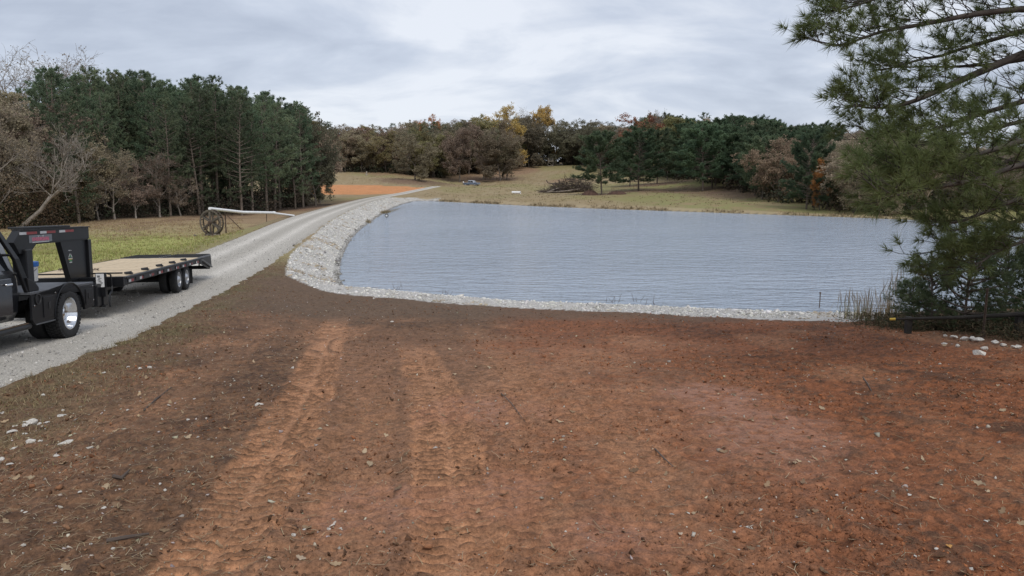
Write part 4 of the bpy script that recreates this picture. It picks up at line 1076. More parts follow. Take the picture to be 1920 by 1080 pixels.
MB().box(jx - .05, jx + .05, .40, .90, .83, .93).build('jack_bracket', M_black, trl)
for ax in (.46, -.46):
    MB().tube([(ax, -1.0, .39), (ax, 1.0, .39)], .06, 8).build('axle', M_black2, trl)
    for s in (-1, 1):
        wheel(trl, ax, s * 1.11, .39, .39, .215, .215, s, 'trailer'); wheel(trl, ax, s * .83, .39, .39, .215, .215, s, 'plain')
for s in (-1, 1):
    MB().box(-1.03, -1.01, s * .97 - .27, s * .97 + .27, .14, .62).build('mud_flap', M_rubber, trl)
    MB().prism([(.9, .72), (.6, .55), (.2, .5), (-.2, .5), (-.6, .55), (-.9, .72)], 1, s * .42 - .03 + s * .12, s * .42 + .03 + s * .12).build('leaf_spring', M_black2, trl)
    # folding ramp at the tail
    rp_ = MB().box(-3.75, -2.17, s * .64 - .60, s * .64 + .60, DZ - .035, DZ + .01); rp_.build('ramp', M_rampgrey, trl)
    sl = MB()
    for k in range(7): sl.box(-3.72 + k * .25, -3.68 + k * .25, s * .64 - .58, s * .64 + .58, DZ + .01, DZ + .035)
    sl.build('ramp_cleats', M_black2, trl)
    MB().prism([(-2.16, DZ - .03), (-3.72, DZ - .04), (-3.78, .50), (-3.45, .44), (-2.16, .70)], 1, s * 1.22 - .03, s * 1.22 + .03).build('tail_plate', M_black, trl, bevel=.005)
    MB().tube([(-2.25, s * 1.29, DZ - .10), (-3.6, s * 1.29, .48)], .03, 6).build('ramp_spring', M_deckgrey, trl)
    MB().box(-3.795, -3.782, s * 1.05 - .10, s * 1.05 + .10, .55, .63).build('tail_lamp', M_lamp, trl)
MB().box(-3.78, -3.70, -1.19, 1.19, .40, .52).build('rear_bumper', M_black, trl)
tb_ = MB()
for k in range(9): tb_.box(-3.80, -3.76, -1.15 + k * .28, -1.11 + k * .28, .52, DZ - .05)
tb_.build('ramp_bars', M_black2, trl)
for k, xk in enumerate((4.75, 3.45, 2.15, .85, -.45)):
    MB().box(xk - .16, xk + .02, 1.08, 1.20, DZ + .003, DZ + .035).tube([(xk - .07, 1.03, DZ + .03), (xk - .07, 1.19, DZ + .05)], .03, 6).build('strap_winch', M_black2, trl)
# chains lying on the deck
def chain_heap(px, py, label, seed):
    p = TM @ local_hit(TI, px, py, 2, DZ + .01); rg = np.random.default_rng(seed)
    o = empty('tie_down_chain', p, R(-80)); o.rotation_euler = (0, -TPI, TRZ); tag(o, label, 'chain')
    me0 = None
    for k in range(26):
        t = k / 26 * 6.28 * 1.7; r = .10 + .09 * math.sin(k * 1.3)
        if me0 is None:
            mb = MB()
            ring = [(.038 * math.cos(q) , .021 * math.sin(q), 0) for q in np.linspace(0, 6.28, 11)[:-1]]
            mb.tube(ring + [ring[0]], .0075, 5, cap=False); l_ = mb.build('link', M_rust, o, smooth=True); me0 = l_.data
        else: l_ = link('link', me0, o)
        l_.location = (r * math.cos(t) * 1.6, r * math.sin(t), .016 + .025 * abs(math.sin(k * .9))); l_.rotation_euler = (rg.uniform(-.8, .8), rg.uniform(-.6, .6), t + 1.57)
chain_heap(124, 507, 'dark chain heaped on the trailer deck left of the neck plate', 1)
chain_heap(168, 508, 'dark chain heaped on the trailer deck right of the neck plate', 2)

# ---- tow truck with skirted flatbed (x forward)
KL = Vector((-9.49, 13.65, 0)); KL.z = 1.335
KRZ, KPI = R(-83), R(3.6)
KM = rmat(KL, KRZ, KPI); KI = KM.inverted()
trk_ = empty('flatbed_truck', KL); trk_.rotation_euler = (0, -KPI, KRZ)
tag(trk_, 'charcoal crew cab truck with black skirted flatbed hitched to the trailer', 'truck')
kx = lambda px, py, y: local_hit(KI, px, py, 1, y)
xr = kx(165, 527, 1.2).x; xf = kx(49, 543, 1.2).x; print('truck bed', xr, xf, kx(49, 543, 1.2).z, kx(165, 525, 1.2).z, 'wheel', kx(128, 590, 1.2))
xr, xf = -1.05, 1.38
BZ = .98
MB().box(xr, xf, -1.2, 1.2, BZ - .05, BZ).build('bed_deck', M_deckgrey, trk_, bevel=.008)
for s in (-1, 1):
    arch = [(.60 * math.cos(t), .44 + .60 * math.sin(t)) for t in np.linspace(math.pi * .985, math.pi * .015, 15)]
    pol = [(xr, BZ - .055), (xr, .50), (-.64, .46)] + arch + [(.66, .42), (1.30, .42), (xf, .50), (xf, BZ - .055)]
    MB().prism(pol, 1, s * 1.2 - .04, s * 1.2).build('side_skirt', M_black, trk_, bevel=.006)
    lip = [(.60 * math.cos(t), s * 1.2, .44 + .60 * math.sin(t)) for t in np.linspace(math.pi * .985, math.pi * .015, 21)]
    MB().tube(lip, .018, 6).build('wheel_arch_lip', M_black, trk_, smooth=True)
    MB().box(.64, 1.0, s * 1.201, s * 1.212, .50, .86).build('toolbox_door', M_black, trk_, bevel=.006)
    MB().box(-.99, -.66, s * 1.201, s * 1.212, .55, .86).build('toolbox_door', M_black, trk_, bevel=.006)
    for lx2, lz2 in ((.80, .70), (-.80, .72)):
        MB().box(lx2 - .03, lx2 + .03, s * 1.212, s * 1.222, lz2 - .06, lz2 + .06).build('latch', M_black2, trk_, bevel=.004)
    for lx2, lz2 in ((1.31, .74), (-.99, .90), (-1.0, .62), (.55, .90)):
        MB().lathe([(.016, 0), (.016, .008), (0, .010)], 10, Matrix.Translation((lx2, s * 1.204, lz2))).build('marker_lamp', M_chrome, trk_)
    MB().lathe([(.095, 0), (.10, .012), (.08, .014), (.07, -.02), (0, -.025)], 24, Matrix.Translation((1.17, s * 1.202, .84)) @ Matrix.Rotation(0 if s > 0 else math.pi, 4, 'Z')).build('filler_recess', M_black2, trk_, smooth=True)
    MB().box(.62, 1.28, s * 1.195, s * 1.215, .405, .425).build('skirt_trim', M_deckgrey, trk_)
    # headache rack post leaning over the cab
    a = kx(50, 543, 1.13); 
    P0, P1, P2 = Vector((1.31, s * 1.12, BZ)), Vector((1.53, s * 1.06, 1.55)), Vector((1.82, s * .92, 2.06))
    def slab(A, B, wx, wy): return [A + Vector((dx, dy, 0)) for dx, dy in ((-wx, -wy), (wx, -wy), (wx, wy), (-wx, wy))]
    MB().loft([slab(P0, 0, .09, .03), slab(P1, 0, .075, .03), slab(P2, 0, .06, .03)]).build('rack_post', M_black, trk_, bevel=.012)
    MB().prism([(1.35, BZ + .002), (1.02, BZ + .002), (1.02, BZ + .06), (1.12, BZ + .14), (1.40, BZ + .25)], 1, s * 1.13 - .03, s * 1.13 + .03).build('rack_gusset', M_black, trk_, bevel=.01)
    MB().tube([(1.56, s * 1.0, 1.35), (1.60, s * .6, 1.35)], .02, 6).build('rack_hook', M_chrome, trk_)
MB().tube([(1.92, -.95, 2.06), (1.92, .95, 2.06)], .045, 8).build('rack_top', M_black, trk_, smooth=True)
rk = MB()
for k in range(8):
    y = -.84 + k * .24; rk.tube([(1.46, y, BZ), (1.60, y, 1.5), (1.88, y, 2.04)], .016, 5)
rk.tube([(1.53, -1.08, 1.3), (1.53, 1.08, 1.3)], .025, 6).tube([(1.66, -1.05, 1.62), (1.66, 1.05, 1.62)], .025, 6)
rk.build('rack_bars', M_black, trk_, smooth=True)
# cab
def rrect(x0, x1, yw, z, r=.12, n=5):
    pts = []
    for (cx, cy, a0) in ((x1 - r, yw - r, 0), (x0 + r, yw - r, 90), (x0 + r, -yw + r, 180), (x1 - r, -yw + r, 270)):
        for k in range(n): a = R(a0 + 90 * k / (n - 1)); pts.append((cx + r * math.cos(a), cy + r * math.sin(a), z))
    return pts
cabx0, cabx1 = 1.56, 4.0
MB().loft([rrect(cabx0 + .04, cabx1, .92, .52), rrect(cabx0, cabx1, .985, .66), rrect(cabx0, cabx1, 1.01, .95), rrect(cabx0, cabx1, .995, 1.22), rrect(cabx0 + .01, cabx1 - .02, .965, 1.34), rrect(cabx0 + .06, cabx1 - .42, .86, 1.74), rrect(cabx0 + .13, cabx1 - .72, .78, 1.95), rrect(cabx0 + .25, cabx1 - .9, .68, 2.0)]).build('cab', M_grey, trk_, smooth=True)
MB().prism([(3.74, .55), (3.74, 1.30), (5.3, 1.24), (5.62, 1.14), (5.68, .6)] + [(4.42 + .52 * math.cos(t), .46 + .52 * math.sin(t)) for t in np.linspace(.25, math.pi - .25, 12)], 1, -.98, .98).build('hood', M_grey, trk_, bevel=.06)
MB().box(5.66, 5.86, -1.0, 1.0, .48, .72).build('front_bumper', M_chrome, trk_, bevel=.04)
MB().box(5.64, 5.70, -.55, .55, .78, 1.12).build('grille', M_black2, trk_, bevel=.02)
for s in (-1, 1):
    MB().box(5.60, 5.68, s * .78 - .17, s * .78 + .17, .88, 1.10).build('headlight', M_glass, trk_, bevel=.03)
    for nm_, x0, x1 in (('rear_door', 1.86, 2.82), ('front_door', 2.86, 3.92)):
        dr = MB().box(x0, x1, s * 1.008 - .012, s * 1.008 + .012, .64, 1.24).build('door', M_grey, trk_, bevel=.03)
        hp = MB().box(x0 + .05, x0 + .25, s * 1.045 - .018, s * 1.045 + .018, 1.125, 1.16).build('handle', M_chrome, dr, bevel=.012)
    def onside(x, z): 
        t = (z - 1.34) / .40; y = (.965 + (.86 - .965) * t) + .006; return (x, s * y, z)
    for x0, x1, x2, x3 in ((1.80, 2.78, 2.74, 1.90), (2.86, 3.72, 3.46, 2.86)):
        q = [onside(x0, 1.37), onside(x1, 1.37), onside(x2, 1.74), onside(x3, 1.74)]
        q2 = [(a_, b_ - s * .02, c_) for a_, b_, c_ in q]
        MB().loft([q, q2]).build('side_window', M_glass, trk_)
    MB().box(3.62, 3.78, s * 1.20 - .12, s * 1.20 + .12, 1.32, 1.62).tube([(3.8, s * .98, 1.36), (3.72, s * 1.1, 1.42)], .03, 6).build('mirror', M_black, trk_, bevel=.03)
    MB().tube([(1.5, s * 1.06, .40), (3.95, s * 1.06, .40)], .055, 8).build('step_bar', M_black2, trk_, smooth=True)
    MB().box(1.55, 3.9, s * 1.06 - .02 + s * .02, s * 1.06 + .02 + s * .02, .45, .462).build('step_trim', M_chrome, trk_)
    wheel(trk_, 0, s * 1.065, .46, .46, .29, .27, s, 'dish'); wheel(trk_, 0, s * .74, .46, .46, .29, .27, s, 'plain'); wheel(trk_, 4.42, s * .93, .46, .46, .29, .27, s, 'front')
MB().prism([(1.6, 1.37), (1.6, 1.372), (1.665, 1.75), (1.655, 1.75)], 1, -.6, .6).build('rear_window', M_glass, trk_)
MB().box(-.95, 5.4, -.46, -.36, .50, .72).box(-.95, 5.4, .36, .46, .50, .72).build('chassis_rails', M_black2, trk_)
MB().tube([(0, -.9, .46), (0, .9, .46)], .07, 8).build('axle', M_black2, trk_)
MB().box(-1.07, -1.02, -1.15, 1.15, .72, .92).build('rear_panel', M_black, trk_)
for s in (-1, 1): MB().box(-1.085, -1.072, s * .95 - .12, s * .95 + .12, .78, .86).build('tail_lamp', M_lamp, trk_)
for o_ in trk_.children:
    if o_.name.split('.')[0] in ('cab', 'door', 'side_window', 'rear_window', 'mirror', 'step_bar', 'step_trim'): o_.location.x -= .17; o_.scale = (1, 1.045, 1)
# bucket on the truck bed
bp0 = KM @ local_hit(KI, 58, 527, 2, BZ)
bk = empty('bucket', bp0); tag(bk, 'white plastic bucket with blue rim standing on the truck bed', 'bucket')
turn = Matrix.Rotation(R(90), 4, 'X')
MB().lathe([(0, 0), (.125, 0), (.13, .02), (.148, .33), (.14, .33), (.12, .03), (0, .03)], 24, turn).build('pail', M_white, bk, smooth=True)
MB().lathe([(.155, .30), (.165, .31), (.165, .395), (.150, .40), (.0, .385)], 24, turn).build('lid', M_blue, bk, smooth=True)
MB().tube([(.15 * math.cos(t) , -.15 * math.sin(t) - .004, .26 - .09 * math.sin(t)) for t in np.linspace(0, math.pi, 12)], .005, 5).build('bail', M_black2, bk, smooth=True)
MB().box(.02, .09, -.1445, -.138, .05, .14).build('red_label', M_red, bk)

# ---- pickup parked across the pond
PX, PY, _z = at_y(884, 350, 248); 
pk = empty('pickup_truck', (PX, PY, h1(PX, PY) + .02), R(-28)); tag(pk, 'blue grey pickup parked on the far field beyond the pond', 'pickup')
arcs = lambda cx: [(cx + .42 * math.cos(t), .40 + .42 * math.sin(t)) for t in np.linspace(math.pi - .1, .1, 9)]
MB().prism([(-2.75, .45), (-2.8, 1.08), (2.45, 1.12), (2.85, .98), (2.88, .45)] + [q for q in reversed(arcs(-1.75) )][:0] , 1, -.95, .95).build('body', M_bluegrey, pk, bevel=.08)
MB().loft([rrect(-1.0, 1.55, .93, 1.10, .15), rrect(-.85, .95, .76, 1.78, .15), rrect(-.7, .8, .66, 1.86, .15)]).build('cab', M_silver, pk, smooth=True)
for s in (-1, 1):
    for x0, x1, x2, x3 in ((-.85, .15, .12, -.72), (.2, 1.3, .85, .2)):
        f = lambda x, z: (x, s * (.93 - .17 * (z - 1.10) / .68 + .01), z)
        q = [f(x0, 1.18), f(x1, 1.18), f(x2, 1.66), f(x3, 1.66)]; MB().loft([q, [(a_, b_ - s * .03, c_) for a_, b_, c_ in q]]).build('side_window', M_glass, pk)
    for ax in (-1.75, 1.85): wheel(pk, ax, s * .86, .40, .40, .23, .26, s, 'trailer')
MB().prism([(1.47, 1.20), (1.45, 1.2), (.98, 1.68), (1.0, 1.68)], 1, -.72, .72).build('windshield', M_glass, pk)
MB().box(-2.86, -2.80, -.9, .9, .45, .62).box(2.86, 2.94, -.9, .9, .42, .62).build('bumper', M_chrome, pk, bevel=.02)
for s in (-1, 1): MB().box(2.80, 2.89, s * .72 - .16, s * .72 + .16, .80, .95).build('headlight', M_wfilm, pk)

# ---------------------------------------------------------------- water wheel and flume
M_iron = mat('weathered_iron', (.105, .088, .070), .8, var=.35, scale=6, bump=.25)
wx, wy, wz = at_y(397, 417, 57); gz0 = h1(wx, wy); WR = .98
ww = empty('waterwheel', (wx, wy, gz0), R(-18)); tag(ww, 'rusty iron water wheel with six spokes standing in the grass', 'water wheel')
wc = max(wz - gz0, WR + .02)
for s in (-1, 1):
    o = MB().lathe([(WR, -.012), (WR, .012), (WR - .13, .012), (WR - .13, -.012)], 48, Matrix.Translation((0, s * .17, wc)), closed=True).build('rim', M_iron, ww)
    for k in range(6):
        a = R(30 + 60 * k); c, n_ = math.cos(a), math.sin(a)
        MB().box(.10, WR - .02, -.035, .035, -.05, .05, Matrix.Translation((0, s * .13, wc)) @ Matrix.Rotation(-a, 4, 'Y')).build('spoke', M_iron, ww)
for k in range(28):
    a = 2 * math.pi * k / 28
    MB().box(WR - .125, WR - .01, -.165, .165, -.012, .012, Matrix.Translation((0, 0, wc)) @ Matrix.Rotation(-a, 4, 'Y') @ Matrix.Rotation(.5, 4, 'Y') if False else Matrix.Translation((0, 0, wc)) @ Matrix.Rotation(-a, 4, 'Y')).build('bucket_vane', M_rust, ww)
MB().lathe([(0, -.24), (.14, -.24), (.14, .24), (0, .24)], 20, Matrix.Translation((0, 0, wc))).build('hub', M_rust, ww, smooth=True)
MB().tube([(0, -.42, wc), (0, .55, wc)], .04, 8).build('shaft', M_rust, ww)
MB().lathe([(.34, .44), (.34, .50), (.29, .50), (.29, .44)], 28, Matrix.Translation((-.12, .1, wc)), closed=True).build('pulley', M_rust, ww)
for y in (-.36, .40):
    MB().tube([(-.42, y, -.1), (0, y, wc)], .05, 6).tube([(.42, y, -.1), (0, y, wc)], .05, 6).build('stand', M_rust, ww)
M_pipe = mat('white_pvc_pipe', (.80, .80, .79), .4, var=.06, scale=3)
fa = [Vector(at_y(393, 391, 57.5)), Vector(at_y(456, 398, 62.5)), Vector(at_y(514, 399, 67.5)), Vector(at_y(515, 400, 67.6)), Vector(at_y(551, 404.5, 71.8))]
fl_ = empty('water_pipe', (fa[1].x, fa[1].y, h1(fa[1].x, fa[1].y))); tag(fl_, 'white pipe on thin posts leading from the dam to the water wheel', 'pipe')
o0 = fl_.location.copy(); Lp = lambda v: Vector(v) - o0
MB().tube([Lp(fa[0]), Lp(fa[1]), Lp(fa[2])], .115, 12).build('pipe', M_pipe, fl_, smooth=True)
MB().tube([Lp(fa[3]), Lp(fa[4])], .095, 12).build('pipe', M_pipe, fl_, smooth=True)
MB().tube([Lp(fa[2] - (fa[2] - fa[1]).normalized() * .1), Lp(fa[2] + (fa[4] - fa[3]).normalized() * .12)], .135, 12).build('coupling', M_pipe, fl_, smooth=True)
def post(px, py, Y, top_z, r): 
    x, y, _ = at_y(px, py, Y); MB().tube([Lp((x, y, h1(x, y) - .2)), Lp((x, y, top_z))], r, 8).build('post', M_rust, fl_, smooth=True); return x, y
post(424, 437, 60, at_y(424, 397, 60)[2], .055)
q0 = at_y(426, 404, 60); q1 = ground_at(447, 430); MB().tube([Lp(q0), Lp((q0[0] + .95, q0[1] + .6, h1(q0[0] + .95, q0[1] + .6)))], .035, 6).build('brace', M_rust, fl_)
post(500, 412, 66.2, at_y(499, 401, 66.2)[2], .035)
x, y, _ = at_y(393, 415, 58.3); MB().tube([Lp((x, y, h1(x, y) - .2)), Lp((x, y, at_y(393, 393, 58.3)[2]))], .05, 8).build('post', M_greywood, fl_)
rg = np.random.default_rng(31)
for k in range(9):
    bx, by = wx + rg.uniform(-1.3, .8), wy - rg.uniform(.35, .8)
    st_v, st_t = STONES[k % 9]; sc = rg.uniform(.22, .42)
    o = link('fieldstone', np_mesh('fieldstone', st_v * sc, st_t, mat('fieldstone%d' % k, tuple(np.array([.14, .12, .10]) * rg.uniform(.5, 1.5)), .9, var=.25) if k < 3 else bpy.data.materials['fieldstone%d' % (k % 3)]), None, (bx, by, h1(bx, by) + sc * .2), (0, 0, rg.uniform(0, 6)))
    tag(o, 'dark fieldstone piled at the foot of the water wheel', 'stone', 'stones at the foot of the water wheel')

# ---------------------------------------------------------------- far field things
def far_at(px, py, Y): x, y, _ = at_y(px, py, Y); return x, y, h1(x, y)
# brush pile
bx, by, bz = far_at(1065, 357, 172); bpile = empty('brush_pile', (bx, by, bz)); tag(bpile, 'heap of cut branches and logs left of the round pine', 'brush pile')
rg = np.random.default_rng(41); pths = []
for k in range(1300):
    u = rg.uniform(-5.6, 5.2); hmax = 4.3 * max(.12, 1 - ((u - 1.6) / 6.2) ** 2) ; v = rg.uniform(-1.8, 1.8)
    z = rg.uniform(0, 1) ** 1.1 * hmax * (1 - abs(v) / 2.6); L = rg.uniform(.8, 2.8); az = rg.uniform(0, 6.28); el = rg.normal(.05, .28)
    P = grow(rg, (u, v, z), (math.cos(az), math.sin(az), el), L, 4, .16, .01); P[:, 2] = np.maximum(P[:, 2], .03); r = rg.uniform(.02, .075); pths.append((P, np.linspace(r, r * .4, 4)))
V, T = sweep_np(pths, 4); M_brush = mat('cut_brush', (.055, .040, .033), .95, col2=(.13, .10, .08), scale=.9)
link('branches', np_mesh('branches', V, T, M_brush), bpile)
M_log = mat('pale_cut_log', (.30, .255, .21), .9, var=.3, scale=3)
for P, r in [([(-3.6, -1.9, .15), (-.5, -2.0, .4), (2.6, -1.9, .85)], .17), ([(-4.5, -1.7, .25), (-3.0, -1.6, .8), (-2.3, -1.3, 1.0)], .15), ([(-2.9, -.6, 1.2), (-3.6, -.4, 2.0), (-4.6, -.3, 2.2), (-5.0, -.3, 2.8)], .15), ([(-3.6, -.4, 2.0), (-1.0, .2, 2.1)], .18), ([(-1.9, -.2, 1.9), (-2.1, -.2, 2.9)], .2), ([(-4.8, -1.9, .15), (-3.2, -2.1, .3)], .16)]:
    MB().tube(P, [r * 1.0] + [r * .8] * (len(P) - 1), 8).build('log', M_log if P[0][1] < -1 else M_brush, bpile, smooth=True)
# mounds of dug earth by the round pine
def mound(px, py, Y, w, h, label):
    x, y, z = far_at(px, py, Y); rg = np.random.default_rng(int(px)); n = 22; V, T = [], []
    for i in range(n):
        for j in range(n):
            u, v = i / (n - 1) * 2 - 1, j / (n - 1) * 2 - 1; r = min(1, math.hypot(u, v)); V.append((u * w, v * w * .6, h * (1 - r ** 2) ** .8 * (.45 + 1.0 * rg.random()) - .12 * (r >= 1)))
    q = np.array([[i * n + j, (i + 1) * n + j, (i + 1) * n + j + 1, i * n + j + 1] for i in range(n - 1) for j in range(n - 1)])
    o = link('earth_mound', np_mesh('earth_mound', np.array(V), None, M_mound, quads=q), None, (x, y, z)); tag(o, label, 'mound', 'earth mounds by the round pine')
M_mound = mat('dug_earth', (.085, .048, .035), .98, var=.3, scale=2, bump=.6, bscale=8)
mound(1106, 363.5, 147, 1.7, .75, 'dark red earth mound just left of the round pine trunk'); mound(1157, 364, 146, 2.0, .62, 'dark red earth mound just right of the round pine trunk')
# hunting blind
x, y, z = far_at(1032, 313, 334); hb = empty('hunting_blind', (x, y, z)); tag(hb, 'dark box blind on braced legs at the far wood edge', 'hunting blind')
MB().box(-1.25, 1.25, -1.1, 1.1, 1.9, 3.7).build('cabin', M_greywood, hb, bevel=.03); MB().box(-1.4, 1.4, -1.3, 1.3, 3.7, 3.82).build('roof', M_black2, hb)
MB().box(-.8, .8, -1.12, -1.101, 2.9, 3.3).build('window', M_glass, hb)
for sx in (-1, 1):
    for sy in (-1, 1): MB().box(sx * 1.1 - .08, sx * 1.1 + .08, sy * .95 - .08, sy * .95 + .08, -.3, 1.9).build('leg', M_greywood, hb)
MB().tube([(-1.1, -1.06, 1.85), (1.1, -1.06, .1)], .07, 4).build('brace', M_log, hb); MB().tube([(-1.2, -1.35, .12), (1.2, -1.35, .12)], .13, 6).build('skid', M_log, hb)
# white culvert lying in the field
x, y, z = far_at(967, 364, 176); cv = empty('culvert_pipe', (x, y, z), R(-22)); tag(cv, 'short white culvert pipe lying on the far bank', 'pipe')
MB().lathe([(.30, -1.1), (.30, .9), (.25, .9), (.25, -1.1)], 20, Matrix.Translation((0, 0, .30)) @ Matrix.Rotation(R(90), 4, 'Z'), closed=True).build('barrel', M_pipe, cv, smooth=True)
MB().lathe([(.34, -1.2), (.34, -1.0), (.26, -1.0), (.26, -1.2)], 20, Matrix.Translation((0, 0, .30)) @ Matrix.Rotation(R(90), 4, 'Z'), closed=True).build('collar', M_pipe, cv, smooth=True)
# marker post and stump
x, y, z = far_at(869, 345, 246); mp = empty('marker_post', (x, y, z)); tag(mp, 'small pale marker post left of the parked pickup', 'post')
MB().box(-.12, .12, -.12, .12, -.2, .9).build('shaft', M_greywood, mp, bevel=.02); MB().loft([rrect(-.2, .2, .2, .9, .05), rrect(-.02, .02, .02, 1.35, .005)]).build('cap', M_white, mp)
x, y, z = far_at(687, 326, 262); sp = empty('tree_stump', (x, y, z)); tag(sp, 'pale upright stump at the foot of the far wood beyond the clay', 'stump')
MB().tube([(0, 0, -.2), (0, 0, .3), (.05, 0, .9), (.12, .05, 1.3)], [.42, .32, .28, .2], 9).build('bole', M_log, sp); MB().tube([(.2, 0, .2), (.55, .1, -.05)], [.14, .06], 6).build('root', M_log, sp)
# stakes
wsx, wsy = at_z(1536, 577, 0); st = empty('stake', (wsx, wsy, 0)); tag(st, 'thin dark stake standing in the water near the reeds', 'stake')
MB().tube([(0, 0, -.6), (.01, 0, .52)], .016, 6).build('rod', M_rust, st); MB().box(-.02, .03, -.02, .02, .48, .53).build('tip', M_rust, st)
wsx, wsy = at_z(725, 409, 0); st = empty('water_marker', (wsx, wsy, 0)); tag(st, 'small dark box on a stake in the pond beside the dam', 'marker')
MB().tube([(0, 0, -.8), (0, 0, .12)], .03, 6).build('stake', M_rust, st); o = MB().lathe([(.20, -.05), (.20, .05), (.12, .05), (.12, -.05)], 16, Matrix.Translation((0, 0, .28)), closed=True).build('ring', M_black2, st)
MB().lathe([(0, -.03), (.118, -.03), (.118, .03), (0, .03)], 14, Matrix.Translation((0, 0, .28))).build('panel', M_white, st)
# ---------------------------------------------------------------- near pine on the right
M_needle = mat('near_pine_needles', (.098, .130, .048), .6, col2=(.165, .195, .074), scale=1.6, spec=.25, transl=.35)
M_needle2 = mat('young_pine_needles', (.085, .118, .060), .6, col2=(.140, .170, .080), scale=2.5, spec=.25, transl=.3)
rgn = np.random.default_rng(55)
tx, ty = 9.9, 11.6; tz = h1(tx, ty)
npn = empty('large_pine_tree', (tx, ty, tz)); tag(npn, 'large pine at the right whose long boughs hang across the view', 'tree')
O = np.array([tx, ty, tz])
paths = [(grow(rgn, (0, 0, -.3), (-.02, 0, 1), 13.5, 14, .012, .03), np.linspace(.24, .05, 14))]
TP, TD = [], []
def bough(P, dense, r, inner=.15):
    P = np.array(P); k = 14; t = np.linspace(0, 1, len(P)); tt = np.linspace(0, 1, k); P = np.c_[[np.interp(tt, t, P[:, i]) for i in range(3)]].T
    for _ in range(2): P[1:-1] = (P[:-2] + 2 * P[1:-1] + P[2:]) / 4
    P = P + np.cumsum(rgn.normal(0, .02, P.shape), 0) * np.linspace(0, 1, k)[:, None]
    paths.append((P, np.linspace(r, .010, k)))
    L = np.linalg.norm(np.diff(P, axis=0), axis=1).sum()
    ns = int(L * dense)
    for j in range(ns):
        t = (j + rgn.random()) / ns; q = t * (k - 1); i0 = min(int(q), k - 2); p = P[i0] * (1 - q + i0) + P[i0 + 1] * (q - i0); d = nrm(P[i0 + 1] - P[i0])
        d2 = perp(rgn, d, rgn.uniform(.5, 1.05)); d2[2] = d2[2] * .32 + .10; d2 = nrm(d2)
        l2 = rgn.uniform(.35, 1.05) * (1.15 - .6 * t)
        Q = grow(rgn, p, d2, l2, 5, .12, .05); paths.append((Q, np.linspace(.010, .004, 5)))
        bare = t < inner + rgn.uniform(-.1, .2)
        for m in range(4 if not bare else 3):
            u = 1.0 if m == 0 else rgn.uniform(.25, .95); q2 = u * 4; j0 = min(int(q2), 3); pp = Q[j0] * (1 - q2 + j0) + Q[j0 + 1] * (q2 - j0)
            d3 = nrm(Q[j0 + 1] - Q[j0]) if m == 0 else perp(rgn, nrm(Q[j0 + 1] - Q[j0]), rgn.uniform(.4, .9)); d3 = nrm(d3 + np.array([0, 0, .18])); l3 = rgn.uniform(.08, .34)
            S = grow(rgn, pp, d3, l3, 3, .1, .06); paths.append((S, np.linspace(.005, .003, 3)))
            if bare and rgn.random() < .72: continue
            for w in range(2): TP.append(S[-1] - d3 * .07 * w); TD.append(d3)
def bp_px(pts): return [np.array(at_y(*p)) - O for p in pts]
TK = lambda z: np.array([0, 0, z])
for pts, z0, dense, r, inner in [
    ([(1960, -60, 11.2), (1780, -45, 10.9), (1660, -22, 10.6), (1580, 4, 10.5)], 6.4, 8, .06, .2),
    ([(1990, 10, 11.2), (1840, 28, 10.9), (1730, 44, 10.6), (1640, 64, 10.4), (1568, 84, 10.3)], 5.6, 9, .065, .25),
    ([(1980, 40, 11.6), (1860, 60, 11.6), (1740, 95, 11.5), (1640, 110, 11.4)], 5.5, 8, .05, .4),
    ([(2000, 70, 11.3), (1900, 108, 11.1), (1800, 152, 10.9), (1710, 190, 10.7), (1640, 212, 10.6), (1585, 205, 10.5)], 5.1, 10, .085, .45),
    ([(2000, 90, 11.6), (1900, 118, 11.8), (1780, 128, 11.9), (1660, 120, 11.9)], 5.2, 5, .045, .7),
    ([(2010, 160, 11.5), (1910, 190, 11.4), (1820, 214, 11.3), (1730, 240, 11.2), (1660, 246, 11.2)], 4.5, 9, .06, .35),
    ([(2010, 200, 11.2), (1900, 232, 10.9), (1800, 245, 10.7), (1710, 262, 10.6)], 4.2, 6, .05, .5),
    ([(2020, 235, 10.8), (1920, 265, 9.9), (1830, 290, 9.3), (1750, 308, 8.9), (1685, 325, 8.7)], 4.0, 6.5, .06, .15),
    ([(2030, 300, 10.6), (1930, 305, 9.6), (1830, 332, 9.0), (1730, 350, 8.6), (1645, 362, 8.4)], 3.6, 7.5, .06, .12),
    ([(2020, 250, 11.4), (1900, 300, 11.2), (1800, 325, 11.0), (1720, 345, 10.9), (1670, 365, 10.8)], 3.8, 6, .05, .1),
    ([(2030, 350, 10.8), (1930, 365, 10.2), (1840, 400, 9.8), (1800, 412, 9.5), (1755, 425, 9.4)], 3.1, 6, .05, .1),
    ([(2040, 380, 11.2), (1930, 400, 11.0), (1850, 430, 10.8), (1800, 440, 10.6), (1760, 446, 10.5)], 2.9, 6.5, .05, .1),
    ([(2040, 430, 10.9), (1930, 440, 10.4), (1870, 470, 10.1), (1830, 500, 9.9)], 2.6, 8, .04, .1)]:
    B = bp_px(pts); bough([TK(min(max(B[0][2] - .3, 1.6), 9))] + B, dense * .98, r, inner)
for k in range(26):                                       # the far side of the tree, out of the picture
    az = rgn.uniform(-1.9, 1.5); z = rgn.uniform(2.5, 12); L = (3.6 if z < 8 else 2.2) * rgn.uniform(.7, 1.1)
    d = np.array([math.cos(az), math.sin(az), .12]); bough([TK(z), TK(z) + d * L * .5, TK(z + .1) + d * L], 6, .05, .2)
